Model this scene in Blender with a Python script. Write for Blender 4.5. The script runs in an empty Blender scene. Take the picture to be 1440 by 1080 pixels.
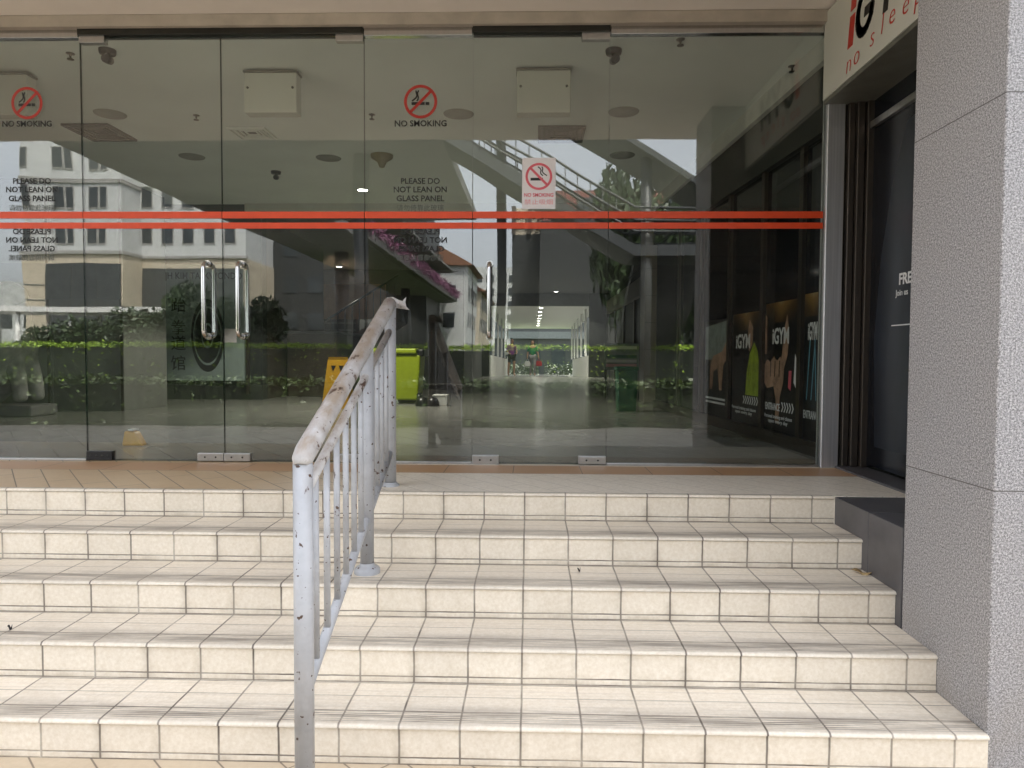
import bpy, bmesh, math, random
from math import sin, cos, pi, radians, sqrt, atan2
from mathutils import Vector, Matrix
random.seed(7)
C = bpy.context.scene
COL = C.collection
# ------------------------------------------------------------------ camera
CZ = 1.348
F, PIT, YAW, ROLL = 1010.0, .039, .0261, .0048
fw = Vector((-sin(YAW)*cos(PIT), cos(YAW)*cos(PIT), -sin(PIT)))
r0 = Vector((cos(YAW), sin(YAW), 0)); u0 = r0.cross(fw)
rt = cos(ROLL)*r0 + sin(ROLL)*u0; up = -sin(ROLL)*r0 + cos(ROLL)*u0
EYE = Vector((0, 0, CZ))
cam = bpy.data.cameras.new('camera'); cam.sensor_width = 36; cam.lens = 36*F/1440
cam.clip_start = .05; cam.clip_end = 3000
co = bpy.data.objects.new('camera', cam); COL.objects.link(co)
m = Matrix((rt, up, -fw)).transposed().to_4x4(); m.translation = EYE
co.matrix_world = m; C.camera = co
# ------------------------------------------------------------------ sky, sun, exposure
SUN_EL, SUN_AZ = radians(64), radians(30)          # sun behind the entrance building
w = bpy.data.worlds.new('World'); C.world = w; w.use_nodes = True
wn = w.node_tree.nodes; wl = w.node_tree.links
bg = wn['Background']; bg.inputs['Strength'].default_value = .15
sky = wn.new('ShaderNodeTexSky'); sky.sky_type = 'NISHITA'; sky.sun_disc = False
sky.sun_elevation = SUN_EL; sky.sun_rotation = SUN_AZ
sky.air_density = 1.0; sky.dust_density = 4.0; sky.ozone_density = 1.0
hs = wn.new('ShaderNodeHueSaturation'); hs.inputs['Saturation'].default_value = .3
wl.new(sky.outputs[0], hs.inputs['Color']); wl.new(hs.outputs[0], bg.inputs['Color'])
sl = bpy.data.lights.new('sun', 'SUN'); sl.energy = 2.6; sl.angle = radians(3); sl.color = (1, .95, .87)
so = bpy.data.objects.new('sun', sl); COL.objects.link(so)
sd = Vector((sin(SUN_AZ)*cos(SUN_EL), cos(SUN_AZ)*cos(SUN_EL), sin(SUN_EL)))
so.rotation_euler = sd.to_track_quat('Z', 'Y').to_euler(); so.location = (0, 30, 60)
C.view_settings.view_transform = 'Standard'; C.view_settings.look = 'None'
C.view_settings.gamma = 1; C.view_settings.exposure = 2.62
C.cycles.use_denoising = True; C.cycles.max_bounces = 10; C.cycles.transparent_max_bounces = 24
C.cycles.caustics_reflective = False; C.cycles.caustics_refractive = False
C.cycles.sample_clamp_indirect = 6
# ------------------------------------------------------------------ measuring helpers
def ray(x, y): return fw + rt*((x-720)/F) - up*((y-540)/F)
def aty(x, y, Y): d = ray(x, y); return EYE + d*(Y/d.y)
def atz(x, y, Z): d = ray(x, y); return EYE + d*((Z-CZ)/d.z)
def atx(x, y, X): d = ray(x, y); return EYE + d*(X/d.x)
GY = 4.45                                          # plane of the shop glass
def rf(x, y, Y):                                   # a thing behind the camera, measured by its reflection in the glass
    p = aty(x, y, 2*GY-Y); p.y = Y; return p
P, R, T, D0, SX = .674, .1348, .3017, 3.509, 1.48
# ------------------------------------------------------------------ mesh helpers
class MB:
    def __init__(s): s.v = []; s.f = []; s.mi = []; s.sm = []
    def add(s, vs, fs, mi=0, smooth=False):
        b = len(s.v); s.v += [tuple(q) for q in vs]
        for f in fs: s.f.append([b+i for i in f]); s.mi.append(mi); s.sm.append(smooth)
        return s
    def box(s, x0, x1, y0, y1, z0, z1, mi=0):
        vs = [(x, y, z) for z in (z0, z1) for y in (y0, y1) for x in (x0, x1)]
        return s.add(vs, [(0,2,3,1),(4,5,7,6),(0,1,5,4),(2,6,7,3),(0,4,6,2),(1,3,7,5)], mi)
    def tube(s, pts, r, n=12, cap=True, mi=0, flat=1.0):
        pts = [Vector(p) for p in pts]; rs = r if isinstance(r, (list, tuple)) else [r]*len(pts)
        vs = []; ref = None
        for i, p in enumerate(pts):
            t = (pts[min(i+1, len(pts)-1)]-pts[max(i-1, 0)]).normalized()
            if ref is None: ref = Vector((0,0,1)) if abs(t.z) < .9 else Vector((1,0,0))
            a = t.cross(ref).normalized(); b = a.cross(t).normalized(); ref = b
            for k in range(n):
                q = 2*pi*k/n; vs.append(p + a*cos(q)*rs[i] + b*sin(q)*rs[i]*flat)
        fs = [(i*n+k, i*n+(k+1) % n, (i+1)*n+(k+1) % n, (i+1)*n+k) for i in range(len(pts)-1) for k in range(n)]
        s.add(vs, fs, mi, True)
        if cap:
            b = len(s.v)-len(vs)
            s.f.append([b+k for k in range(n)][::-1]); s.mi.append(mi); s.sm.append(False)
            s.f.append([b+(len(pts)-1)*n+k for k in range(n)]); s.mi.append(mi); s.sm.append(False)
        return s
    def lathe(s, prof, c=(0,0,0), n=20, mi=0):
        vs = [(c[0]+r*cos(2*pi*k/n), c[1]+r*sin(2*pi*k/n), c[2]+z) for r, z in prof for k in range(n)]
        fs = [(i*n+k, i*n+(k+1) % n, (i+1)*n+(k+1) % n, (i+1)*n+k) for i in range(len(prof)-1) for k in range(n)]
        return s.add(vs, fs, mi, True)
    def prism(s, poly, f0, f1, mi=0):              # poly list of 2D points, f0/f1 map a 2D point to 3D on each face
        n = len(poly); vs = [f0(p) for p in poly]+[f1(p) for p in poly]
        fs = [list(range(n)), list(range(2*n-1, n-1, -1))]+[(i, n+i, n+(i+1) % n, (i+1) % n) for i in range(n)]
        return s.add(vs, fs, mi)
    def ring(s, c, r1, r0, y0, y1, n=40, mi=0):     # flat ring facing the street
        vs = []
        for y in (y0, y1):
            for r in (r1, r0):
                vs += [(c[0]+r*cos(2*pi*k/n), y, c[1]+r*sin(2*pi*k/n)) for k in range(n)]
        fs = []
        for k in range(n):
            j = (k+1) % n
            fs += [(k, j, n+j, n+k), (2*n+k, 3*n+k, 3*n+j, 2*n+j), (k, 2*n+k, 2*n+j, j), (n+k, n+j, 3*n+j, 3*n+k)]
        return s.add(vs, fs, mi)
    def leaves(s, fn, n, size, mi=0):
        for _ in range(n):
            p = Vector(fn()); a = Vector((random.gauss(0,1), random.gauss(0,1), random.gauss(0,.7))).normalized()
            b = a.cross(Vector((random.gauss(0,1), random.gauss(0,1), random.gauss(0,1)))).normalized()
            k = size*random.uniform(.6, 1.4)
            s.add([p-a*k, p+b*k*.45+a*.1*k, p+a*k, p-b*k*.45+a*.1*k], [(0,1,2,3)], mi)
        return s
    def build(s, name, mats, parent=None, loc=(0,0,0), bevel=0, seg=2):
        me = bpy.data.meshes.new(name); me.from_pydata(s.v, [], s.f)
        for q in (mats if isinstance(mats, (list, tuple)) else [mats]): me.materials.append(q)
        me.polygons.foreach_set('material_index', s.mi); me.polygons.foreach_set('use_smooth', s.sm)
        bm = bmesh.new(); bm.from_mesh(me)
        if len(bm.faces) < 5000: bmesh.ops.recalc_face_normals(bm, faces=bm.faces)
        bm.to_mesh(me); bm.free(); me.update()
        o = bpy.data.objects.new(name, me); COL.objects.link(o); o.location = loc
        if parent: o.parent = parent
        if bevel:
            b = o.modifiers.new('bevel', 'BEVEL'); b.width = bevel; b.segments = seg; b.limit_method = 'ANGLE'; b.angle_limit = radians(40)
        return o
def tag(o, label, cat, group=None):
    o['label'] = label; o['category'] = cat
    if group: o['group'] = group
    return o
def thing(name, label, cat, loc=(0,0,0), rz=0, group=None):
    o = bpy.data.objects.new(name, None); COL.objects.link(o); o.location = loc; o.rotation_euler = (0,0,rz)
    o.empty_display_size = .1
    return tag(o, label, cat, group)
def struct(o): o['kind'] = 'structure'; return o
def copy_tree(o, parent=None):
    c = o.copy(); COL.objects.link(c)
    if parent: c.parent = parent
    for ch in [q for q in bpy.data.objects if q.parent == o]: copy_tree(ch, c)
    return c
def text(name, s, size, mt, parent, loc, axis='front', bold=0, mirror=False, depth=.0006, width=None, shear=0):
    cu = bpy.data.curves.new(name, 'FONT'); cu.body = s; cu.size = size; cu.align_x = 'CENTER'; cu.align_y = 'CENTER'
    cu.offset = bold; cu.extrude = depth; cu.resolution_u = 3; cu.shear = shear
    t = bpy.data.objects.new(name, cu); COL.objects.link(t)
    dg = bpy.context.evaluated_depsgraph_get(); me = bpy.data.meshes.new_from_object(t.evaluated_get(dg))
    bpy.data.objects.remove(t); bpy.data.curves.remove(cu)
    xs = [v.co.x for v in me.vertices]
    k = width/(max(xs)-min(xs)) if (width and xs) else 1
    rot = {'front': Matrix.Rotation(pi/2, 4, 'X'), 'left': Matrix.Rotation(-pi/2, 4, 'Z') @ Matrix.Rotation(pi/2, 4, 'X')}[axis]
    me.transform(rot @ Matrix.Diagonal((-k if mirror else k, 1, 1, 1)))
    me.materials.clear(); me.materials.append(mt)
    o = bpy.data.objects.new(name, me); COL.objects.link(o); o.location = loc
    if parent: o.parent = parent
    return o
# ------------------------------------------------------------------ materials
def newmat(name):
    m = bpy.data.materials.new(name); m.use_nodes = True; nt = m.node_tree
    return m, nt, nt.nodes, nt.links, nt.nodes['Principled BSDF']
class N:                                            # small node-maths helper
    def __init__(s, nt): s.nt = nt; s.tc = None
    def math(s, op, a, b=None, c=None, clamp=False):
        n = s.nt.nodes.new('ShaderNodeMath'); n.operation = op; n.use_clamp = clamp
        for i, q in enumerate((a, b, c)):
            if q is None: continue
            if isinstance(q, (int, float)): n.inputs[i].default_value = q
            else: s.nt.links.new(q, n.inputs[i])
        return n.outputs[0]
    def coord(s, kind='Object'):
        if not s.tc: s.tc = s.nt.nodes.new('ShaderNodeTexCoord')
        return s.tc.outputs[kind]
    def xyz(s, v=None):
        n = s.nt.nodes.new('ShaderNodeSeparateXYZ'); s.nt.links.new(v or s.coord(), n.inputs[0]); return n.outputs
    def noise(s, scale, detail=3, rough=.55, vec=None, stretch=None):
        n = s.nt.nodes.new('ShaderNodeTexNoise'); n.inputs['Scale'].default_value = scale
        n.inputs['Detail'].default_value = detail; n.inputs['Roughness'].default_value = rough
        v = vec or s.coord()
        if stretch:
            mp = s.nt.nodes.new('ShaderNodeMapping'); mp.inputs['Scale'].default_value = stretch
            s.nt.links.new(v, mp.inputs[0]); v = mp.outputs[0]
        s.nt.links.new(v, n.inputs['Vector']); return n.outputs['Fac']
    def ramp(s, fac, stops):
        n = s.nt.nodes.new('ShaderNodeValToRGB'); e = n.color_ramp.elements
        while len(e) < len(stops): e.new(.5)
        for q, (p, c) in zip(e, stops):
            q.position = p; q.color = (c if len(c) == 4 else (*c, 1)) if isinstance(c, (list, tuple)) else (c, c, c, 1)
        s.nt.links.new(fac, n.inputs[0]); return n.outputs[0]
    def mix(s, fac, a, b, mode='MIX'):
        n = s.nt.nodes.new('ShaderNodeMix'); n.data_type = 'RGBA'; n.blend_type = mode
        for i, q in ((0, fac), (6, a), (7, b)):
            if isinstance(q, (int, float)): n.inputs[i].default_value = q
            elif isinstance(q, (tuple, list)): n.inputs[i].default_value = (*q[:3], 1)
            else: s.nt.links.new(q, n.inputs[i])
        return n.outputs[2]
    def line(s, v, period, off, half):              # 1 on a line of given half width, repeating
        a = s.math('FRACT', s.math('DIVIDE', s.math('ADD', v, off), period))
        d = s.math('MULTIPLY', s.math('MINIMUM', a, s.math('SUBTRACT', 1, a)), period)
        return s.math('SUBTRACT', 1, s.math('DIVIDE', d, half), clamp=True)
    def at(s, v, pos, half):
        return s.math('SUBTRACT', 1, s.math('DIVIDE', s.math('ABSOLUTE', s.math('SUBTRACT', v, pos)), half), clamp=True)
    def step(s, m, lo=.2, hi=.6):
        n = s.nt.nodes.new('ShaderNodeMapRange'); n.inputs[1].default_value = lo; n.inputs[2].default_value = hi
        s.nt.links.new(m, n.inputs[0]); return n.outputs[0]
    def bump(s, h, bs, strength=.3, dist=.002, inv=False):
        n = s.nt.nodes.new('ShaderNodeBump'); n.inputs['Strength'].default_value = strength; n.inputs['Distance'].default_value = dist
        n.invert = inv; s.nt.links.new(h, n.inputs['Height']); s.nt.links.new(n.outputs[0], bs.inputs['Normal'])
def mat(name, col, rough=.5, metal=0, var=.12, scale=8, bump=0, bscale=60, col2=None, stretch=None, coat=0, detail=4):
    m, nt, ns, ls, b = newmat(name); k = N(nt)
    c2 = col2 or tuple(q*(1-2*var) for q in col)
    f = k.noise(scale, detail, .6, stretch=stretch)
    ls.new(k.mix(k.step(f, .3, .7), c2, col), b.inputs['Base Color'])
    b.inputs['Roughness'].default_value = rough; b.inputs['Metallic'].default_value = metal
    if coat: b.inputs['Coat Weight'].default_value = coat
    if bump: k.bump(k.noise(bscale, 3), b, bump, .003)
    return m
def plain(name, col, rough=.5, metal=0, emit=0):
    m, nt, ns, ls, b = newmat(name); b.inputs['Base Color'].default_value = (*col, 1)
    b.inputs['Roughness'].default_value = rough; b.inputs['Metallic'].default_value = metal
    if emit: b.inputs['Emission Color'].default_value = (*col, 1); b.inputs['Emission Strength'].default_value = emit
    return m
def glassmat(name, tint, f0, dust=.006):
    m, nt, ns, ls, b = newmat(name); k = N(nt); ns.remove(b)
    g = ns.new('ShaderNodeNewGeometry'); dt = ns.new('ShaderNodeVectorMath'); dt.operation = 'DOT_PRODUCT'
    ls.new(g.outputs['Incoming'], dt.inputs[0]); ls.new(g.outputs['Normal'], dt.inputs[1])
    c = k.math('SUBTRACT', 1, k.math('ABSOLUTE', dt.outputs['Value']), clamp=True)
    fr = k.math('ADD', f0, k.math('MULTIPLY', k.math('POWER', c, 5), 1-f0))
    tr = ns.new('ShaderNodeBsdfTransparent'); tr.inputs[0].default_value = (*tint, 1)
    gl = ns.new('ShaderNodeBsdfGlossy'); gl.inputs['Roughness'].default_value = .003; gl.inputs[0].default_value = (1,1,1,1)
    bp = ns.new('ShaderNodeBump'); bp.inputs['Strength'].default_value = 1; bp.inputs['Distance'].default_value = .0013
    oi = ns.new('ShaderNodeObjectInfo'); ad = ns.new('ShaderNodeVectorMath'); ad.operation = 'ADD'; ls.new(k.coord(), ad.inputs[0]); ls.new(oi.outputs['Location'], ad.inputs[1])
    ls.new(k.noise(1.5, 1, .4, vec=ad.outputs[0]), bp.inputs['Height']); ls.new(bp.outputs[0], gl.inputs['Normal'])
    df = ns.new('ShaderNodeBsdfDiffuse'); df.inputs[0].default_value = (.6,.6,.58,1)
    mx = ns.new('ShaderNodeMixShader'); ls.new(fr, mx.inputs[0]); ls.new(tr.outputs[0], mx.inputs[1]); ls.new(gl.outputs[0], mx.inputs[2])
    m2 = ns.new('ShaderNodeMixShader')
    sm = k.math('MULTIPLY', k.step(k.noise(2.2, 5, .7), .42, .8), dust*2)
    ls.new(sm, m2.inputs[0]); ls.new(mx.outputs[0], m2.inputs[1]); ls.new(df.outputs[0], m2.inputs[2])
    ls.new(m2.outputs[0], ns['Material Output'].inputs[0])
    return m

CREAM = (.88, .80, .68)
def tile_base(k, tx, seed=0):
    """cream stair tile: tone of each tile, fine mottling, dust"""
    idx = k.math('FLOOR', k.math('DIVIDE', k.math('ADD', tx, .1064), .2))
    wn_ = k.nt.nodes.new('ShaderNodeTexWhiteNoise'); wn_.noise_dimensions = '2D'
    cb = k.nt.nodes.new('ShaderNodeCombineXYZ'); k.nt.links.new(idx, cb.inputs[0])
    oi = k.nt.nodes.new('ShaderNodeObjectInfo'); k.nt.links.new(oi.outputs['Random'], cb.inputs[1])
    k.nt.links.new(cb.outputs[0], wn_.inputs['Vector'])
    base = k.mix(wn_.outputs['Value'], tuple(q*.92 for q in CREAM), CREAM)
    wp = k.coord('Object')
    g = k.step(k.noise(70, 5, .7), .35, .7)
    base = k.mix(g, k.mix(1.0, base, (.86, .83, .78), 'MULTIPLY'), base)
    g2 = k.step(k.noise(6, 4, .65), .38, .62)
    base = k.mix(k.math('MULTIPLY', k.math('SUBTRACT', 1, g2), .16), base, k.mix(1.0, base, (.70, .66, .60), 'MULTIPLY'))
    return base
def step_material(name, kind):
    m, nt, ns, ls, b = newmat(name); k = N(nt); x, y, z = k.xyz()
    base = tile_base(k, x)
    wob = k.math('MULTIPLY', k.math('SUBTRACT', k.noise(9, 3), .5), .004)
    xw = k.math('ADD', x, wob)
    gl = k.line(xw, .2, .1064, .0052)
    if kind == 'tread':
        yw = k.math('ADD', y, wob)
        g2 = k.at(yw, .2, .003); g3 = k.at(yw, .093, .004); gb = k.at(yw, T-.002, .005)
        ribs = k.math('MULTIPLY', k.line(y, .0125, 0, .0042), k.math('MULTIPLY', k.math('GREATER_THAN', y, .022), k.math('LESS_THAN', y, .09)))
        wear = k.step(k.noise(1.0, 4, .65, stretch=(2.6, 30, 1)), .36, .62)
        nose = k.math('MULTIPLY', k.math('SUBTRACT', 1, k.step(k.math('ABSOLUTE', k.math('SUBTRACT', y, .066)), .01, .09)), .78)
        smear = k.math('MULTIPLY', wear, nose)
        base = k.mix(smear, base, (.25, .215, .18))
        streak = k.math('MULTIPLY', k.step(k.noise(1.0, 4, .6, stretch=(1.4, 70, 1)), .50, .72), .3)
        base = k.mix(streak, base, (.36, .31, .26))
        lines = k.math('MAXIMUM', gl, k.math('MAXIMUM', g3, gb))
        lines = k.math('MAXIMUM', lines, k.math('MULTIPLY', g2, .75))
        ribv = k.math('MULTIPLY', ribs, k.math('ADD', .18, k.math('MULTIPLY', k.step(k.noise(1.0, 4, .6, stretch=(4, 30, 1)), .38, .66), .62)))
        lines = k.math('MAXIMUM', lines, ribv)
        b.inputs['Roughness'].default_value = .42
    else:
        zw = k.math('ADD', z, wob)
        g2 = k.at(zw, .024, .0038); g3 = k.at(zw, R-.013, .0045); gb = k.at(zw, .0, .006)
        lines = k.math('MAXIMUM', k.math('MAXIMUM', gl, gb), k.math('MAXIMUM', g2, g3))
        edge = k.math('MULTIPLY', k.line(x, .2, .1064, .03), k.step(k.noise(2.5, 4, .7), .48, .7))
        base = k.mix(k.math('MULTIPLY', edge, .55), base, (.30, .24, .17))
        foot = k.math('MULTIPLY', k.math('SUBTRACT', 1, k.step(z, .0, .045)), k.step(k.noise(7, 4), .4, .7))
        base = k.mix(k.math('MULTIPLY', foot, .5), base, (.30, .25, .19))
        b.inputs['Roughness'].default_value = .45
    dirty = k.math('ADD', .45, k.math('MULTIPLY', k.step(k.noise(4.0, 3, .6), .35, .65), .5))
    msk = k.math('MULTIPLY', k.step(lines, .12, .55), dirty)
    base = k.mix(msk, base, (.095, .075, .06))
    ls.new(base, b.inputs['Base Color'])
    hgt = k.math('ADD', k.step(lines, .1, .6), k.math('MULTIPLY', k.noise(120, 3), -.12))
    k.bump(hgt, b, .45, .0025, inv=True)
    return m
def diag_tile(name, colA, colB, rough, sp, ang, grout, band=None, refl=None):
    """diagonal strip paving, optional straight border band in world metres"""
    m, nt, ns, ls, b = newmat(name); k = N(nt); x, y, z = k.xyz()
    u = k.math('ADD', k.math('MULTIPLY', x, cos(ang)), k.math('MULTIPLY', y, sin(ang)))
    v = k.math('SUBTRACT', k.math('MULTIPLY', y, cos(ang)), k.math('MULTIPLY', x, sin(ang)))
    g = k.line(u, sp, 0, .0045)
    row = k.math('FLOOR', k.math('DIVIDE', u, sp))
    g2 = k.line(k.math('ADD', v, k.math('MULTIPLY', row, sp*1.37)), sp*4, 0, .004)
    lines = k.math('MAXIMUM', g, g2)
    f = k.step(k.noise(1.3, 4, .6), .35, .65)
    base = k.mix(f, colA, colB)
    base = k.mix(k.math('MULTIPLY', k.step(k.noise(45, 4, .7), .4, .7), .35), base, k.mix(1.0, base, (.78,.75,.72), 'MULTIPLY'))
    if band:
        bm_ = k.math('MULTIPLY', k.math('GREATER_THAN', y, band[0]), k.math('LESS_THAN', y, band[1]))
        worn = k.step(k.math('ADD', x, k.math('MULTIPLY', k.noise(3, 3), .5)), -1.25, -.35)
        grey = k.mix(k.step(k.noise(60, 4, .7), .35, .65), (.76, .68, .56), (.90, .82, .70))
        base = k.mix(k.math('MULTIPLY', worn, k.math('SUBTRACT', 1, bm_)), base, grey)
        lines = k.math('MULTIPLY', lines, k.math('SUBTRACT', 1, k.math('MULTIPLY', worn, .55)))
        base = k.mix(bm_, base, k.mix(f, (.50,.29,.15), (.58,.36,.2)))
        lines = k.math('MULTIPLY', lines, k.math('SUBTRACT', 1, bm_))
        lines = k.math('MAXIMUM', lines, k.math('MULTIPLY', bm_, k.line(x, .4, .1, .004)))
        lines = k.math('MAXIMUM', lines, k.at(y, band[0], .004))
    ls.new(k.mix(k.math('MULTIPLY', k.step(lines, .15, .6), .8), base, grout), b.inputs['Base Color'])
    b.inputs['Roughness'].default_value = rough
    k.bump(k.math('ADD', k.step(lines, .1, .6), k.math('MULTIPLY', k.noise(14, 3), .25)), b, .12, .002, inv=True)
    return m
def granite(name):
    m, nt, ns, ls, b = newmat(name); k = N(nt); x, y, z = k.xyz()
    a = k.noise(150, 3, .75); c = k.noise(320, 2, .6); d = k.noise(60, 3, .6)
    s = k.math('ADD', k.math('MULTIPLY', a, .6), k.math('MULTIPLY', c, .4))
    col = k.ramp(s, [(.37, (.045,.044,.047)), (.46, (.19,.186,.19)), (.53, (.385,.372,.378)), (.61, (.66,.64,.64))])
    col = k.mix(k.math('MULTIPLY', k.step(d, .4, .65), .2), col, (.38,.36,.37))
    wv = k.step(k.noise(1.4, 3), .35, .7)
    col = k.mix(k.math('MULTIPLY', wv, .22), col, (.34,.31,.28))
    j = k.math('MAXIMUM', k.at(z, .924, .0028), k.at(z, 2.18, .0028))
    low = k.math('MULTIPLY', k.math('SUBTRACT', 1, k.step(z, .1, .55)), k.step(k.noise(5, 4), .35, .7))
    col = k.mix(k.math('MULTIPLY', low, .45), col, (.27,.23,.18))
    ls.new(k.mix(k.step(j, .15, .5), col, (.10,.09,.085)), b.inputs['Base Color'])
    b.inputs['Roughness'].default_value = .55
    k.bump(k.math('SUBTRACT', k.math('MULTIPLY', a, .3), k.step(j, .1, .5)), b, .3, .002)
    return m
def paint_rail(name, ca, cb_, chips, dirtamt, crown=0):
    m, nt, ns, ls, b = newmat(name); k = N(nt)
    base = k.mix(k.step(k.noise(6, 4, .65), .35, .7), ca, cb_)
    if crown:                                       # hand-worn band along the upper side of the tube
        g = ns.new('ShaderNodeNewGeometry'); nz = k.xyz(g.outputs['Normal'])[2]
        cr_ = k.math('MULTIPLY', k.step(nz, .05, .75), k.step(k.noise(11, 5, .7, stretch=(1,.35,.35)), .34, .60))
        base = k.mix(k.math('MULTIPLY', cr_, crown), base, (.27,.205,.145))
    dirt = k.step(k.noise(18, 5, .7, stretch=(1,.5,.5)), .50, .74)
    base = k.mix(k.math('MULTIPLY', dirt, dirtamt), base, (.25,.19,.14))
    rust = k.step(k.noise(26, 5, .62, stretch=(1,.35,.35)), .655-chips, .70-chips)
    spot = k.step(k.noise(48, 2, .5), .665, .70)
    base = k.mix(k.math('MAXIMUM', rust, spot), base, (.075,.042,.028))
    ls.new(base, b.inputs['Base Color']); b.inputs['Roughness'].default_value = .42
    k.bump(k.math('ADD', rust, k.math('MULTIPLY', k.noise(60, 4), .5)), b, .4, .002, inv=True)
    return m
M = {}
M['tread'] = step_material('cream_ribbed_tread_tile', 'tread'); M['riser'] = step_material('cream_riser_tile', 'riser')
M['platform'] = diag_tile('tan_diagonal_paving', (.58,.42,.25), (.66,.50,.32), .38, .135, radians(38), (.09,.065,.045), band=(4.10, 4.40))
M['hall_floor'] = diag_tile('polished_grey_hall_tile', (.24,.24,.215), (.31,.31,.28), .22, .2, radians(38), (.16,.16,.14))
M['pave'] = diag_tile('pavement_tile', (.50,.40,.28), (.58,.48,.35), .5, .15, radians(45), (.12,.09,.07))
M['granite'] = granite('speckled_grey_granite')
M['dark_stone'] = mat('dark_grey_stone', (.12,.115,.12), .35, var=.2, scale=5, bump=.05)
M['rail'] = paint_rail('chipped_blue_grey_paint', (.34,.345,.36), (.46,.465,.48), -.02, .22); M['toprail'] = paint_rail('worn_handrail_paint', (.42,.41,.41), (.60,.59,.59), .045, .7, .85)
M['soffit'] = mat('pinkish_plaster', (.87,.81,.765), .75, var=.04, scale=2.2, bump=.05)
M['lintel'] = mat('weathered_lintel_plaster', (.52,.46,.40), .7, var=.12, scale=6)
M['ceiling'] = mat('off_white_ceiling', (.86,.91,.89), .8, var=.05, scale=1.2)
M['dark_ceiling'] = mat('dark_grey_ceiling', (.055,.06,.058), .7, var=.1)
M['steel'] = mat('polished_steel', (.62,.61,.60), .16, 1, var=.06, scale=3, stretch=(20,20,.6))
M['brushed'] = mat('brushed_steel', (.55,.54,.53), .32, 1, var=.08, scale=30)
M['satin'] = mat('satin_steel', (.80,.80,.82), .5, 1, var=.10, scale=3, stretch=(30,30,.5)); M['track'] = mat('dark_door_track', (.05,.05,.045), .3, .6)
M['ventgrey'] = mat('dark_vent_grey', (.07,.07,.065), .6); M['black'] = mat('black_paint', (.012,.012,.014), .35); M['black_gloss'] = plain('black_gloss', (.01,.011,.013), .08)
M['bronze'] = mat('dark_bronze_frame', (.12,.10,.085), .34, .7, var=.15, stretch=(30,30,1))
M['glass'] = glassmat('shop_glass', (.93,.95,.935), .078)
M['glassedge'] = plain('green_glass_edge', (.012,.03,.024), .15)
M['red'] = mat('orange_red_tape', (.76,.075,.02), .45, var=.07, scale=14)
M['decal_red'] = plain('decal_red', (.42,.03,.02), .5); M['decal_black'] = plain('decal_black', (.01,.01,.01), .5)
M['decal_grey'] = plain('decal_grey', (.10,.11,.10), .5)
M['paper'] = mat('white_paper', (.80,.76,.79), .6, var=.03); M['pink'] = plain('faded_pink_print', (.72,.13,.17), .6)
M['palepink'] = plain('pale_pink_print', (.80,.35,.38), .6)
M['white'] = mat('white_paint', (.74,.74,.71), .5, var=.05); M['white_sign'] = mat('white_acrylic', (.66,.67,.62), .25, var=.03, scale=2)
M['signframe'] = mat('sign_frame', (.22,.22,.19), .4, .4)
M['signred'] = plain('sign_red', (.55,.03,.015), .35)
M['tile_col'] = mat('beige_column_tile', (.36,.32,.26), .35, var=.08)
M['hallwall'] = mat('grey_hall_wall', (.20,.205,.185), .6, var=.08); M['darkwall'] = mat('dark_wall', (.035,.038,.037), .5)
M['wood'] = mat('dark_wood', (.06,.045,.032), .4, var=.2, stretch=(1,1,8))
M['lime'] = mat('lime_plastic', (.33,.42,.012), .4, var=.08); M['yellow'] = mat('yellow_plastic', (.62,.33,.01), .4)
M['green'] = mat('green_plastic', (.01,.11,.05), .35)
M['lamp'] = plain('lamp_glow', (1,.97,.9), .5, emit=5)
M['asphalt'] = mat('asphalt', (.06,.06,.06), .8, var=.15, bump=.2, bscale=200)
M['dark_strip'] = mat('dark_strip_grey', (.075,.073,.068), .8, var=.12, scale=2); M['bridge_paint'] = mat('dark_grey_bridge_paint', (.05,.055,.057), .5, var=.12, scale=2); M['speaker'] = mat('grey_speaker_grille', (.34,.34,.31), .7); M['grass'] = mat('grass_ground', (.07,.10,.035), .9, var=.25, scale=3)
M['kerb'] = mat('concrete', (.36,.35,.33), .8, var=.12, scale=3); M['conc_dark'] = mat('stained_concrete', (.20,.20,.19), .8, var=.18, scale=1)
M['roadpaint'] = mat('road_marking_paint', (.75,.75,.72), .7)
M['office'] = mat('white_render', (.54,.55,.545), .7, var=.06, scale=.6); M['officebeige'] = mat('beige_render', (.55,.48,.37), .7, var=.06, scale=.6)
M['winglass'] = mat('dark_window_glass', (.05,.06,.065), .12, var=.2, scale=.5)
M['maroon'] = mat('maroon_render', (.27,.10,.085), .8); M['roof'] = mat('clay_roof', (.25,.12,.07), .8, var=.2, scale=3)
M['darkshutter'] = mat('dark_roller_shutter', (.06,.065,.065), .5); M['shutter'] = mat('grey_shutter', (.14,.15,.15), .5)
M['bark'] = mat('bark', (.15,.125,.10), .9, var=.25, scale=6, bump=.4, bscale=20); M['palebark'] = mat('pale_bark', (.34,.31,.27), .9, var=.25, scale=5, bump=.4, bscale=18)
def leafmat(name, a, b_):
    m, nt, ns, ls, b = newmat(name); k = N(nt)
    ls.new(k.mix(k.step(k.noise(1.7, 4, .7), .32, .68), a, b_), b.inputs['Base Color']); b.inputs['Roughness'].default_value = .5
    return m
M['leaf'] = leafmat('tree_leaf', (.014,.03,.01), (.05,.085,.025)); M['hedge'] = leafmat('hedge_leaf', (.14,.25,.015), (.30,.44,.03))
M['hedgecore'] = leafmat('hedge_shade_core', (.006,.011,.004), (.02,.032,.01)); M['lowhedge'] = leafmat('low_hedge_leaf', (.012,.026,.006), (.05,.085,.012)); M['flower'] = leafmat('purple_bougainvillea', (.09,.022,.055), (.2,.07,.14))  # hedge core and low hedge greens are darkened in place of shade
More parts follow.
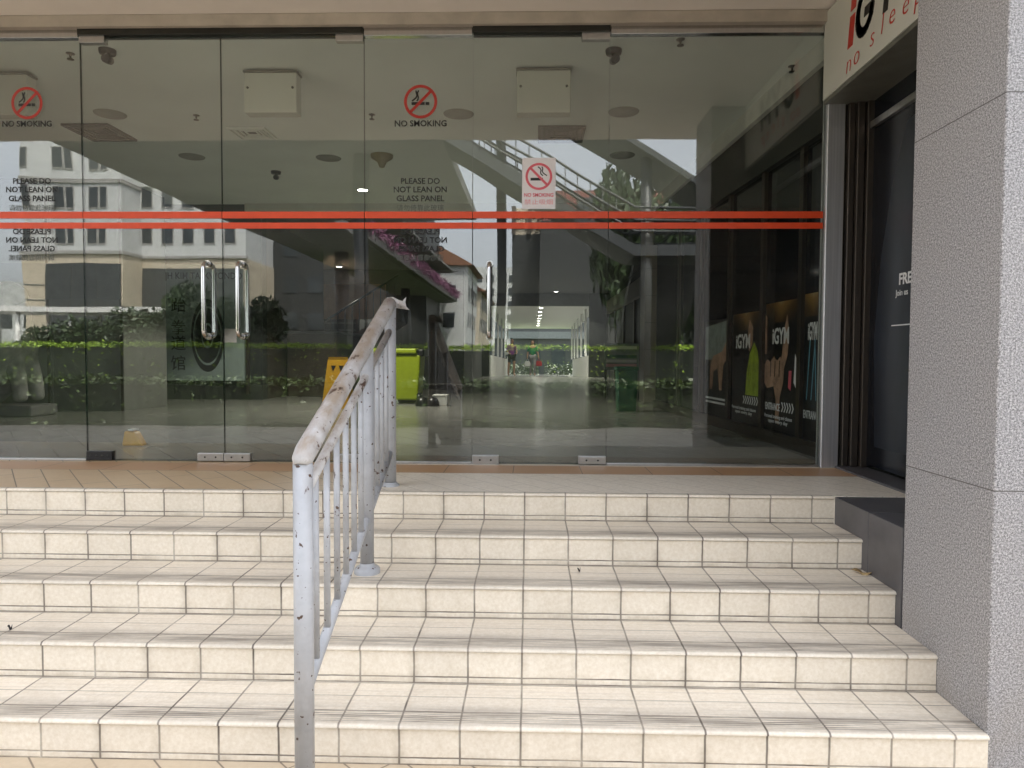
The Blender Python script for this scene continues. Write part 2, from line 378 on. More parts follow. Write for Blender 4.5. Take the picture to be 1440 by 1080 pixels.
M['skin'] = mat('skin', (.42,.25,.17), .5, var=.05); M['hair'] = plain('dark_hair', (.015,.012,.01), .5)
M['greencloth'] = mat('green_cloth', (.015,.22,.10), .8); M['purplecloth'] = mat('purple_cloth', (.22,.05,.24), .8)
M['greycloth'] = mat('grey_cloth', (.30,.29,.30), .8); M['blackcloth'] = mat('black_cloth', (.02,.02,.025), .8)
M['redbag'] = plain('red_bag', (.45,.02,.04), .5); M['whitebag'] = plain('white_bag', (.7,.7,.68), .5)
M['navy'] = mat('navy_poster_print', (.005,.0075,.013), .2, var=.25, scale=3)
M['whiteprint'] = plain('white_print', (.8,.8,.8), .5)
M['tan'] = mat('skin_tone_print', (.60,.36,.24), .4, var=.3, scale=9); M['limeprint'] = mat('lime_print', (.42,.55,.03), .4, var=.3, scale=9)
M['blueprint'] = plain('light_blue_print', (.16,.42,.55), .4); M['dryleaf'] = mat('dry_leaf', (.52,.36,.17), .7, var=.25, scale=40)
M['noticeblue'] = mat('pale_board_print', (.32,.38,.36), .6, var=.2, scale=10)
M['dojo'] = mat('grey_green_board', (.36,.45,.42), .5, var=.1, scale=2)
# ------------------------------------------------------------------ ground
struct(MB().box(-400, 400, -400, 400, -.5, -.016).build('ground', M['grass']))
struct(MB().box(-40, 40, -6.2, D0-4*T+.02, -.2, 0).build('pavement', M['pave']))
struct(MB().box(-40, 40, -5.3, -1.2, -.1, .006).build('dark_ground_strip', M['dark_strip']))  # added dark strip, dims the sunlit ground mirrored in the glass
struct(MB().box(-200, 200, -15.5, -6.5, -.2, -.012).build('road', M['asphalt']))
struct(MB().box(-60, 60, -6.5, -6.2, -.3, .012).build('kerb', M['kerb']))
struct(MB().box(-60, 60, -15.8, -15.5, -.3, .012).build('kerb', M['kerb']))
struct(MB().box(-60, 60, -31, -15.8, -.2, 0.0).build('far_pavement', M['kerb']))
mb = MB()
for i in range(-20, 20): mb.box(i*5, i*5+2.2, -11.06, -10.94, -.05, -.008)
struct(mb.build('lane_marking', M['roadpaint']))
# platform and hall floors
mb = MB().box(-6.5, SX, D0+.03, GY+.02, .3, P); mb.box(SX, 1.86, D0+.002, GY+.02, .3, P)
struct(mb.build('platform', M['platform']))
struct(MB().box(-12, 9, GY+.02, 23.5, .3, P-.001).build('hall_floor', M['hall_floor']))
# ------------------------------------------------------------------ stairs
st = thing('tiled_staircase', 'cream tiled staircase of five steps with dark grout and ribbed nosings', 'staircase', (SX, D0-4*T, 0))
LX = -8.0
for i in range(5):
    y0 = 4*T - i*T; z0 = P-(i+1)*R
    o = MB()
    o.add([(LX, .004, 0), (0, .004, 0), (0, .004, R-.012), (LX, .004, R-.012)], [(0,1,2,3)])
    o.add([(0, .004, 0), (0, T, 0), (0, T, R-.001), (0, .004, R-.012)], [(0,1,2,3)])
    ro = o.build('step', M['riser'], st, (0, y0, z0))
    t = MB()
    prof = [(0.004, R-.014)]+[(-.004+.012*(1-cos(q/6*pi/2)), R-.012+.012*sin(q/6*pi/2)) for q in range(7)]
    end = T+.004 if i else .032
    prof.append((end, R))
    vs = [(x, a, b) for x in (LX, 0) for a, b in prof]; n = len(prof)
    t.add(vs, [(j, j+1, n+j+1, n+j) for j in range(n-1)], 0, False)
    t.add([(0, a, b) for a, b in prof]+[(0, end, R-.014)], [list(range(n+1))])
    t.build('tread', M['tread'], ro, (0, 0, 0))
# dark plinth at the right of the stairs
pl = thing('dark_plinth', 'dark stone plinth stepping beside the stairs between tiles and granite pillar', 'plinth', (SX, 2.87, 0))
for a, b in ((.0, .285), (.288, .636)):
    MB().box(.001, .56, a, b, 0, P-.002).build('slab', M['dark_stone'], pl, bevel=.003)
MB().box(.38, .56, .64, 1.6, 0, P+.012).build('sill', M['dark_stone'], pl, bevel=.003)
# ------------------------------------------------------------------ granite pillar
gp = MB().box(0, 1.3, 0, .545, 0, 3.6).build('granite_pillar', M['granite'], None, (SX+.002, 2.318, 0), bevel=.006)
tag(gp, 'square speckled grey granite pillar at the right end of the stairs', 'pillar')
rw = MB().box(2.79, 8, 2.5, 2.8, 0, 3.6).build('granite_wall', M['granite']); tag(rw, 'granite clad wall running right beyond the square pillar', 'wall')
# ------------------------------------------------------------------ entrance building: soffit, upper storeys
bd = thing('entrance_building', 'entrance building overhang with pinkish plaster soffit above the glass front', 'building', (0, 1.95, 3.4))
MB().box(-14, 12, 0, 2.47, .015, .25).build('soffit', M['soffit'], bd)
MB().box(-6.5, 1.78, 2.44, 2.56, -.057, .012).build('lintel', M['lintel'], bd)
MB().box(-14, 12, .02, 21.5, .252, 4.6).build('upper_storeys', M['office'], bd)
MB().box(-14, -6.5, 2.4, 2.7, -3.4, .012).build('wall', M['soffit'], bd)
MB().box(-12.3, -12, 2.8, 21.6, -3.4, .012).build('wall', M['darkwall'], bd)
MB().box(9, 9.3, 1, 21.6, -3.4, .012).build('wall', M['darkwall'], bd)
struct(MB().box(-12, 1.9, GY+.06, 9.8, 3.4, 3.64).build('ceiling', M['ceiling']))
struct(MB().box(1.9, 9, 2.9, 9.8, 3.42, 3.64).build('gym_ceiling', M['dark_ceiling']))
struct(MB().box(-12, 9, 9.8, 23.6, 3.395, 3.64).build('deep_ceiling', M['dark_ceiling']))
bb = MB().box(-3.9, 2.2, 9.74, 9.84, 3.30, 3.40).build('ceiling_beam', M['white'], None); tag(bb, 'thin pale bulkhead beam crossing the hall ceiling above the red stripes', 'beam')
# ------------------------------------------------------------------ glass front
def disc_sign(parent, cx, cz, r, y):
    ic = MB(); ic.ring((cx, cz), r, r*.83, y-.0016, y-.0008, 48)
    a = radians(45); d = Vector((cos(a), sin(a))); nrm = Vector((-d.y, d.x))*r*.085
    q = [Vector((cx, cz))+d*(r*.86)*s+nrm*t for s, t in ((-1,-1),(1,-1),(1,1),(-1,1))]
    ic.prism(q, lambda p: (p.x, y-.0016, p.y), lambda p: (p.x, y-.0008, p.y))
    o = ic.build('no_smoking_ring', M['decal_red'], parent)
    cg = MB().box(cx-r*.55, cx+r*.25, y-.0007, y-.0003, cz-r*.2, cz-r*.02); cg.box(cx+r*.29, cx+r*.52, y-.0007, y-.0003, cz-r*.2, cz-r*.02)
    for s, kx in ((0, -.52), (1, -.35)):
        pts = [(cx+r*(kx+.13*sin(t*4.2+s)+.36*t), cz+r*(.04+.62*t)) for t in [j/14 for j in range(15)]]
        for (ax, az), (bx, bz) in zip(pts, pts[1:]):
            dv = Vector((bx-ax, bz-az)).normalized(); nv = Vector((-dv.y, dv.x))*r*.045
            cg.prism([Vector((ax, az))-nv, Vector((bx, bz))-nv, Vector((bx, bz))+nv, Vector((ax, az))+nv], lambda p: (p.x, y-.0007, p.y), lambda p: (p.x, y-.0003, p.y))
    cg.build('cigarette', M['decal_black'], o)
    return o
def handle(parent, x, z0, z1, sides=(1, -1)):
    for s in sides:                                 # s=1 street side, -1 hall side
        y0 = -.006 if s == 1 else .018; st_ = -.062*s; r = .0135; pts = [(x, y0, z0)]
        for q in range(7): a = q/6*pi/2; pts.append((x, y0+st_-(-.035*s)*(1-sin(a)), z0-.0+.035*(1-cos(a)) - .0))
        for q in range(7): a = q/6*pi/2; pts.append((x, y0+st_+.035*s*(1-cos(a)), z1-.035*(1-sin(a))))
        pts.append((x, y0, z1))
        h = MB().tube(pts, r, 14)
        for z in (z0, z1): h.tube([(x, y0+.004*s, z), (x, y0-.006*s, z)], .021, 16)
        h.build('handle', M['steel'], parent)
PZ0, PZ1 = P+.012, 3.30
zs = [(aty(600, a, GY).z, aty(600, b, GY).z) for a, b in ((307, 297.5), (321.5, 313))]
def panel(name, label, x0, x1, door=False):
    t = thing(name, label, 'glass door' if door else 'glass panel', ((x0+x1)/2, GY, P))
    h = (x1-x0)/2-.002; g = MB()
    g.box(-h, h, 0, .012, PZ0-P, PZ1-P); g.mi = [0, 0, 0, 0, 0, 0]
    for i, f in enumerate(g.f):
        ys = {g.v[j][1] for j in f}
        if len(ys) > 1: g.mi[i] = 1
    g.build('pane', [M['glass'], M['glassedge']], t)
    for a, b in zs: MB().box(-h, h, -.0014, -.0004, a-P, b-P).build('stripe', M['red'], t)
    if not door:
        MB().box(-h, h, -.018, .03, PZ1-P-.005, 3.343-P).build('top_channel', M['steel'], t, bevel=.003)
        MB().box(-h, h, -.012, .024, .0005, .0135).build('bottom_channel', M['brushed'], t, bevel=.002)
    return t, h
def patch(parent, x0, x1, z0, z1, mt, n=2):
    o = MB().box(x0, x1, -.016, .028, z0, z1).build('patch_fitting', mt, parent, bevel=.003)
    for i in range(n):
        xx = x0+(x1-x0)*(i+.7)/(n+.4); s = MB().lathe([(0,0),(.006,0),(.006,.002),(0,.003)], n=10)
        s.v = [(xx+a, -.016-c, (z0+z1)/2+b) for a, b, c in s.v]; s.build('screw', M['track'], o)
    return o
def decal_text(t, cx_px, lines, mirror=False):
    px0 = t.location.x
    for s, yy, sz, mt, bold in lines:
        p = aty(cx_px, yy, GY)
        text('lettering', s, sz, mt, t, (p.x-px0, -.0012, p.z-P), 'front', bold, mirror)
WARN = [('PLEASE DO', 255, .049, M['decal_black'], .0009), ('NOT LEAN ON', 267, .049, M['decal_black'], .0009), ('GLASS PANEL', 279.5, .049, M['decal_black'], .0009), ('请勿倚靠此玻璃', 293, .042, M['decal_grey'], 0)]
MIRR = [('PLEASE DO', 326, .049, M['decal_black'], .0009), ('NOT LEAN ON', 338, .049, M['decal_black'], .0009), ('GLASS PANEL', 350, .049, M['decal_black'], .0009), ('请勿倚靠此玻璃', 363, .042, M['decal_grey'], 0)]
SEAM = [-3.9, -2.801, -1.923, -1.033, -.364, .470, 1.772]
t0, h = panel('glass_panel', 'leftmost fixed glass panel carrying no smoking decal above mirrored do not lean lettering', SEAM[0], SEAM[1])
c = aty(38, 145, GY); disc_sign(t0, c.x-t0.location.x, c.z-P, .099, 0)
decal_text(t0, 38, [('NO SMOKING', 174.5, .050, M['decal_black'], .0010)]); decal_text(t0, 45, WARN); decal_text(t0, 45, MIRR, True)
t1, h = panel('glass_door', 'left leaf of the glass double door with black bottom fitting and steel pull handle', SEAM[1], SEAM[2], True)
patch(t1, -h, -h+.16, 3.265-P, 3.335-P, M['brushed'], 0); patch(t1, -h+.0, -h+.165, .006, .062, M['black'], 4); patch(t1, h-.165, h, .006, .055, M['brushed'])
zt, zb = aty(290, 371, GY).z-P, aty(290, 473, GY).z-P
handle(t1, aty(288, 420, GY-.05).x-t1.location.x, zb, zt)
t2, h = panel('glass_door', 'right leaf of the glass double door with steel handle beside the centre gap', SEAM[2], SEAM[3], True)
patch(t2, h-.17, h, 3.265-P, 3.335-P, M['brushed'], 0); patch(t2, -h, -h+.165, .006, .055, M['brushed']); patch(t2, h-.16, h, .006, .055, M['brushed'])
handle(t2, aty(336, 420, GY-.05).x-t2.location.x, zb, zt)
t3, h = panel('glass_panel', 'narrow fixed glass panel with black no smoking and do not lean lettering between doors', SEAM[3], SEAM[4])
c = aty(591.5, 143, GY); disc_sign(t3, c.x-t3.location.x, c.z-P, .102, 0)
decal_text(t3, 591.5, [('NO SMOKING', 174, .051, M['decal_black'], .0010)]); decal_text(t3, 591, WARN)
decal_text(t3, 591, MIRR, True)
t4, h = panel('glass_door', 'single glass door with white no smoking poster taped to it', SEAM[4], SEAM[5], True)
patch(t4, h-.17, h, 3.265-P, 3.335-P, M['brushed'], 0); patch(t4, -h, -h+.165, .0, .055, M['brushed']); patch(t4, h-.17, h, .006, .055, M['brushed'])
handle(t4, aty(688, 420, GY-.05).x-t4.location.x, zb, zt, (1,))
t5, h = panel('glass_panel', 'wide fixed glass panel ending at the stainless post beneath the gym sign', SEAM[5], SEAM[6])
tk = thing('door_track', 'dark head track running above the glass doors under the plaster soffit', 'door track', (0, GY, 3.303))
for a, b in ((SEAM[1], SEAM[3]), (SEAM[4], SEAM[5])):
    MB().box(a+.002, b-.002, -.03, .05, .004, .041).build('track_bar', M['track'], tk)
wp_ = thing('glass_front_wall', 'plain plaster wall closing the entrance left of the glass front', 'wall', (-5.2, GY, P)); MB().box(-1.3, 1.298, -.1, .1, 0, 2.66).build('wall_face', M['soffit'], wp_)
# taped poster
c0, c1 = aty(734, 294, GY), aty(781.5, 222, GY)
ps = thing('no_smoking_poster', 'small white paper no smoking poster with faded pink print taped on the door', 'poster', ((c0.x+c1.x)/2, GY-.0015, (c0.z+c1.z)/2))
pw, ph = (c1.x-c0.x)/2, (c1.z-c0.z)/2
MB().box(-pw, pw, -.0012, -.0002, -ph, ph).build('sheet', M['paper'], ps)
ic = MB(); ic.ring((0, ph*.27), pw*.80, pw*.66, -.0026, -.002, 40); r = pw*.8; d = Vector((cos(-pi/4), sin(-pi/4))); nv = Vector((-d.y, d.x))*r*.09
q = [Vector((0, ph*.27))+d*(r*.86)*s+nv*t for s, t in ((-1,-1),(1,-1),(1,1),(-1,1))]
ic.prism(q, lambda p: (p.x, -.0026, p.y), lambda p: (p.x, -.002, p.y)); ic.build('ring', M['pink'], ps)
cg = MB().box(-r*.62, r*.3, -.0019, -.0014, ph*.27-r*.3, ph*.27-r*.1)
for s, kx in ((0, -.08), (1, .12)):
    pts = [(r*(kx+.10*sin(tt*6+s)+.42*tt), ph*.27+r*(.72-.66*tt)) for tt in [j/14 for j in range(15)]]
    for (ax, az), (bx, bz) in zip(pts, pts[1:]):
        dv = Vector((bx-ax, bz-az)).normalized(); nn = Vector((-dv.y, dv.x))*r*.04
        cg.prism([Vector((ax, az))-nn, Vector((bx, bz))-nn, Vector((bx, bz))+nn, Vector((ax, az))+nn], lambda p: (p.x, -.0019, p.y), lambda p: (p.x, -.0014, p.y))
cg.build('cigarette', M['decal_black'], ps)
text('lettering', 'NO SMOKING', .031, M['pink'], ps, (0, -.0019, -ph*.46), 'front', .0006, width=pw*1.75)
text('lettering', '禁止吸烟', .034, M['palepink'], ps, (0, -.0019, -ph*.74), 'front', 0, width=pw*1.7)
# ------------------------------------------------------------------ stainless end post and gym entrance on the right
sp = MB().box(-.012, .095, -.03, .05, 0, 2.72).build('steel_post', M['satin'], None, (1.786, GY, P), bevel=.006); tag(sp, 'tall stainless steel post closing the right end of the glass front', 'post')
# frame of the gym entrance, in the plane x = DX
DX = 2.03
sf = thing('gym_entrance', 'dark gym entrance with bronze jambs and navy glass door between post and pillar', 'entrance', (DX, 3.6, P))
for i, (xa, xb, mt) in enumerate(((-.135, -.10, 'bronze'), (-.092, -.05, 'bronze'), (-.042, 0, 'bronze'))):
    MB().box(xa, xb, .80-.02*i, .86, .014, 2.25).build('jamb', M[mt], sf, bevel=.004)
yd = atx(1212, 400, DX).y - 3.6
MB().box(-.03, .03, yd-.02, yd+.025, .014, 2.26).build('door_frame', M['brushed'], sf, bevel=.004)
MB().box(-.03, .03, -.8, yd-.022, aty(1240, 152, 4.1).z-P-.03, aty(1240, 152, 4.1).z-P+.01).build('head_rail', M['brushed'], sf, bevel=.003)
dr = MB().box(-.006, .006, -.8, yd-.022, .03, 2.2).build('door_pane', M['navy'], sf)
MB().box(0, 1.4, .9, 1.0, 0, 2.72).build('return_wall', M['darkwall'], sf)
MB().box(-.25, .3, .62, .66, 2.24, 2.30).build('lintel_strip', M['tile_col'], sf)
# leg silhouette and print on the navy door
leg = [(-.36, .3), (-.30, .8), (-.24, 1.3), (-.30, 1.75), (-.42, 2.1), (-.7, 2.15), (-.75, .3)]
leg = [(yd-.12-.1, .15), (yd-.19, .8), (yd-.25, 1.25), (yd-.36, 1.65), (yd-.5, 1.95), (yd-.8, 2.0), (yd-.8, .15)]
M['navylight'] = mat('grey_blue_print', (.016,.022,.034), .3, var=.3, scale=5, stretch=(1,1,.4))
MB().prism([Vector(q) for q in leg], lambda p: (-.0075, p.x, p.y), lambda p: (-.0062, p.x, p.y)).build('printed_figure', M['navylight'], dr)
p = atx(1262, 394, DX-.01); text('lettering', 'FREE', .085, M['whiteprint'], dr, (-.0085, p.y-3.6-.10, p.z-P), 'left', .0022)
p = atx(1258, 413, DX-.01); text('lettering', 'Join us', .048, M['whiteprint'], dr, (-.0085, p.y-3.6-.075, p.z-P), 'left', .0003)
p = atx(1253, 458, DX-.01); MB().box(-.0085, -.0075, p.y-3.6-.5, p.y-3.6, p.z-P-.003, p.z-P+.003).build('rule', M['whiteprint'], dr)
# sign box over the entrance
SXF = 1.75
sg = thing('gym_sign', 'white lightbox gym sign with red and black lettering above the entrance', 'sign', (SXF, 4.44, 2.868))
sl_ = 1.56
MB().box(0.004, .30, -sl_, 0, 0, .54).build('box', M['signframe'], sg, bevel=.004)
MB().box(-.004, .003, -sl_+.015, -.012, .022, .53).build('face', M['white_sign'], sg)
def sgpt(px, py): p = atx(px, py, SXF-.005); return (p.y-4.44, p.z-2.868)
def letters(poly, name, mt):
    mb = MB()
    for pg in poly: mb.prism([Vector(q) for q in pg], lambda p: (-.0065, p.x, p.y), lambda p: (-.0045, p.x, p.y))
    return mb.build(name, mt, sg)
# "iGYM": drawn in sign coordinates u (to the right = -y) and v, slanted
def sp_(u, v, k=.22): return (-(u+k*(v-.2)), v)
ibase = .205; U = ibase
a, b = sgpt(1192, 70), sgpt(1200, 20)
u0_ = -a[0]; v0 = a[1]
def stroke(pts, wd, name, mt, k=.16, ext=.25):
    pg = []
    for (ua, va), (ub, vb) in zip(pts, pts[1:]):
        dv = Vector((ub-ua, vb-va)).normalized(); nn = Vector((-dv.y, dv.x))*wd/2; e = dv*wd*ext
        pg.append([(Vector((ua, va))-nn-e), (Vector((ub, vb))-nn+e), (Vector((ub, vb))+nn+e), (Vector((ua, va))+nn-e)])
    return [[(-(q.x+k*(q.y-v0)), q.y) for q in g] for g in pg]
H = (b[1]-v0)/.62
letters(stroke([(u0_+.03, v0), (u0_+.03, v0+H*.62)], .062, '', None, ext=0)+stroke([(u0_+.03, v0+H*.72), (u0_+.03, v0+H*.98)], .062, '', None, ext=0), 'letter_i', M['signred'])
g0 = u0_+.10
def arc(cu, cv, ru, rv, a0, a1, n=14): return [(cu+ru*cos(radians(a0+(a1-a0)*j/n)), cv+rv*sin(radians(a0+(a1-a0)*j/n))) for j in range(n+1)]
letters(stroke(arc(g0+.085, v0+H*.48, .085, H*.42, 60, 330, 18)+[(g0+.165, v0+H*.42), (g0+.09, v0+H*.42)], .05, '', None), 'letter_g', M['decal_black'])
y0_ = g0+.25
letters(stroke([(y0_+.07, v0+.02), (y0_+.07, v0+H*.45), (y0_, v0+H*.9)], .05, '', None)+stroke([(y0_+.07, v0+H*.45), (y0_+.15, v0+H*.9)], .05, '', None), 'letter_y', M['decal_black'])
m0 = y0_+.23
letters(stroke([(m0, v0+.02), (m0, v0+H*.9), (m0+.09, v0+H*.35), (m0+.18, v0+H*.9), (m0+.18, v0+.02)], .048, '', None), 'letter_m', M['decal_black'])
for ch, px, py in (('n', 1193, 91), ('o', 1204, 79), ('s', 1226, 53), ('l', 1240, 36), ('e', 1254, 21), ('e', 1273, 7)):
    q = sgpt(px, py); text('lettering', ch, .145, M['signred'], sg, (-.006, q[0], q[1]), 'left', -.0022, shear=.2)
q = sgpt(1291, -8); text('lettering', 'p', .145, M['signred'], sg, (-.006, q[0], q[1]), 'left', -.0022, shear=.2)
# ------------------------------------------------------------------ handrail
hx = -.680
hr = thing('stair_handrail', 'chipped pale grey painted metal handrail with balusters standing on the steps', 'handrail', (hx, 2.12, 0), .027)
def hy(y): return y-2.12
def ztop(y): return 1.044+(y-2.12)*(.556/1.51)
def zmid(y): return .925+(y-2.12)*.357
def zbot(y): return .315+(y-2.12)*.345
pts = [(0, hy(2.105), ztop(2.105)-.02), (0, hy(2.115), ztop(2.115)-.006)]+[(0, hy(y), ztop(y)) for y in (2.15, 2.3, 2.6, 2.9, 3.2, 3.5, 3.66)]
MB().tube(pts, [.022, .031]+[.0335]*7, 20).build('top_rail', M['toprail'], hr)
o_ = [(-.02, -.034), (.0, -.052), (.03, -.040), (.062, -.046), (.098, -.052), (.078, -.032), (.074, -.008), (.078, .016), (.058, -.004), (.036, .002), (.012, .016), (-.02, .012)]
MB().prism([Vector(v) for v in o_], lambda p: (p.x, hy(3.665)+.03+p.x*.5-6*p.x*p.x, ztop(3.66)+.022+p.y), lambda p: (p.x, hy(3.665)+.034+p.x*.5-6*p.x*p.x, ztop(3.66)+.022+p.y)).build('torn_end', M['toprail'], hr)
MB().tube([(0, hy(2.13), zmid(2.13)), (0, hy(3.07), zmid(3.07)), (0, hy(3.64), zmid(3.64))], .0165, 14).build('middle_rail', M['toprail'], hr)
MB().tube([(0, hy(2.14), zbot(2.14)), (0, hy(3.07), zbot(3.07)), (0, hy(3.66), zbot(3.66))], .0175, 14).build('bottom_rail', M['rail'], hr)
for y, zb_ in ((2.12, 0.0), (3.07, P-2*R), (3.675, P)):
    po = MB().tube([(0, hy(y), zb_), (0, hy(y), ztop(y)-.02)], .0295, 20).build('post', M['rail'], hr)
    MB().lathe([(.056, 0), (.056, .018), (.05, .026), (.034, .032), (.031, .045)] if y < 3.5 else [(.045, 0), (.045, .008), (.038, .012), (.031, .02)], (0, hy(y), zb_), 22).build('base_flange', M['rail'], po)
for y in (2.255, 2.395, 2.535, 2.675, 2.815, 2.945, 3.19, 3.31, 3.43, 3.55):
    MB().tube([(0, hy(y), zbot(y)), (0, hy(y), zmid(y))], .0115, 12).build('baluster', M['rail'], hr)
# small things on the steps
def leaf(px, py, z, name, label, mt, L, Wd, rz, cat):
    p = atz(px, py, z+.004); o = MB(); n = 8; vs = []
    for i in range(n+1):
        t_ = i/n; wd = Wd*sin(pi*min(t_*1.05, 1))**.7+.001
        for s in (-1, 0, 1): vs.append((L*(t_-.5), s*wd, .003+.010*abs(s)*sin(t_*7)+.012*(t_-.5)**2*2))
    o.add(vs, [(i*3+j, i*3+j+1, i*3+j+4, i*3+j+3) for i in range(n) for j in range(2)], 0, True)
    ob = o.build(name, mt, None, p); ob.rotation_euler = (0, 0, rz); s_ = ob.modifiers.new('solid', 'SOLIDIFY'); s_.thickness = .0012
    tag(ob, label, cat)
leaf(1212, 806, P-2*R, 'dry_leaf', 'dry curled brown leaf on the step beside the dark plinth', M['dryleaf'], .085, .018, -.5, 'leaf')
leaf(1236, 746, P-R, 'dry_leaf', 'small dry leaf scrap at the foot of the plinth on the second step', M['dryleaf'], .04, .01, -.9, 'leaf')
leaf(814, 803, P-2*R, 'dark_leaf_scrap', 'tiny blackened leaf scrap in the middle of the third tread', M['black'], .014, .006, .3, 'leaf')
leaf(14, 884, P-3*R, 'dark_leaf_scrap', 'tiny dark leaf scrap at the far left of a tread', M['black'], .018, .004, .1, 'leaf')


# ================================================================== inside the hall
CEZ = 3.4
def lampdisc(px, py, z, label, watt=6, r=.07):
    p = atz(px, py, z)
    t = thing('downlight', label, 'downlight', (p.x, p.y, z), 0, 'lit round downlights in the hall ceiling')
    MB().lathe([(r*.86, -.004), (r*1.15, -.010), (r*1.2, -.002), (r*1.2, .0)], n=20).build('rim', M['white'], t)
    MB().lathe([(0, -.0055), (r*.85, -.0055), (r*.85, -.002)], n=20).build('lens', M['lamp'], t)
    l = bpy.data.lights.new('downlight', 'SPOT'); l.energy = watt; l.spot_size = radians(120); l.shadow_soft_size = .06; l.color = (1, .93, .82)
    o = bpy.data.objects.new('downlight_lamp', l); COL.objects.link(o); o.parent = t; o.location = (0, 0, -.03)
    return t
for px, py, z, lb in ((510, 267, CEZ, 'lit downlight before the beam near the do not lean lettering'), (388, 331, 3.395, 'lit downlight just right of the double door handles high up'),
        (477, 375, 3.395, 'lit downlight above the interior staircase'), (782, 410, 3.395, 'lit downlight above the corridor mouth'), (697, 421, 3.395, 'small lit downlight left of the corridor mouth'),
        (916, 410, 3.395, 'lit downlight above the tiled columns'), (897, 421, 3.395, 'small lit downlight left of the tiled columns'), (1012, 408, 3.395, 'lit downlight near the gym posters'), (371, 407, 3.395, 'small lit downlight in front of the dark counter')):
    lampdisc(px, py, z, lb, 60)
# recessed ceiling speakers and detectors
for px, py, lb in ((155, 160, 'flat round ceiling speaker in front of the left dark air vent'), (645, 160, 'flat round ceiling speaker right of the no smoking lettering'), (877, 157, 'flat round ceiling speaker right of the hanging blank sign'),
        (462, 222, 'flat round ceiling speaker deeper in, left of the cream detector'), (875, 218, 'flat round ceiling speaker deeper in, above the stripes on the right'), (270, 220, 'flat round ceiling speaker deeper in, at the left')):
    p = atz(px, py, CEZ); o = MB().lathe([(0, -.016), (.10, -.016), (.125, -.008), (.13, 0)], n=26).build('ceiling_speaker', M['speaker'], None, (p.x, p.y, CEZ)); tag(o, lb, 'speaker', 'flat round speakers in the hall ceiling')
p = atz(537, 218, CEZ); o = MB().lathe([(.0, -.13), (.025, -.125), (.05, -.07), (.11, -.03), (.115, 0)], n=22).build('smoke_detector', mat('cream_plastic', (.45,.38,.25), .5), None, (p.x, p.y, CEZ)); tag(o, 'cream cone shaped smoke detector on the hall ceiling', 'detector')
for px, py, lb, k in ((151, 70, 'black ceiling camera near the left door top fitting', 1.0), (863, 70, 'black ceiling camera near the right door top fitting', 1.0), (388, 241, 'black ceiling camera deeper inside, left of centre', 1.0)):
    p = atz(px, py, CEZ); t = thing('ceiling_camera', lb, 'camera', (p.x, p.y, CEZ), 0, 'black cameras on the hall ceiling')
    MB().lathe([(.0, -.03), (.05, -.03), (.055, -.012), (.055, 0)], n=18).build('base', M['black'], t)
    MB().tube([(0, 0, -.028), (.01, -.01, -.06)], .016, 12).build('neck', M['black'], t)
    MB().tube([(.0, .03, -.062), (.012, -.05, -.078)], .026, 14).build('body', M['black'], t)
for px, py, lb in ((99, 75, 'small sprinkler head near the left glass seam'), (276, 162, 'small sprinkler head between the hanging signs'), (523, 161, 'small sprinkler head left of the no smoking lettering'), (957, 55, 'small sprinkler head near the glass at the right'), (1114, 93, 'dark sprinkler head near the white cornice')):
    p = atz(px, py, CEZ); t = MB().lathe([(0, -.045), (.022, -.043), (.022, -.038), (.006, -.036), (.008, -.008), (.028, -.004), (.028, 0)], n=14).build('sprinkler', M['track'], None, (p.x, p.y, CEZ)); tag(t, lb, 'sprinkler', 'sprinkler heads on the hall ceiling')
# air vents
def vent(px0, py0, px1, py1, pxr, label, mt):
    a = atz(px0, py0, CEZ); b = atz(px1, py1, CEZ); c = atz(pxr, py0, CEZ)
    wd = abs(c.x-a.x)/2; dp = abs(a.y-b.y)/2
    t = thing('air_vent', label, 'air vent', (min(a.x, c.x)+wd, (a.y+b.y)/2, CEZ), 0, 'square air vents in the hall ceiling')
    fr = MB()
    for k in range(4):
        s = 1-.22*k; s2 = s-.10
        for (x0, x1, y0, y1) in ((-wd*s, wd*s, -dp*s, -dp*s2), (-wd*s, wd*s, dp*s2, dp*s), (-wd*s, -wd*s2, -dp*s2, dp*s2), (wd*s2, wd*s, -dp*s2, dp*s2)):
            fr.box(x0, x1, y0, y1, -.022+.004*k, -.003)
    fr.build('louvre', mt, t); MB().box(-wd*.98, wd*.98, -dp*.98, dp*.98, -.0025, -.001).build('backing', M['black'], t)
vent(85, 173, 115, 196, 152, 'dark square air vent at the left above the reflected white building', M['black'])
vent(757, 176, 757, 198, 824, 'grey square air vent beyond the hanging blank sign on the right', M['ventgrey'])
vent(318, 178, 330, 194, 372, 'pale square air vent beyond the middle hanging blank sign', M['ceiling'])
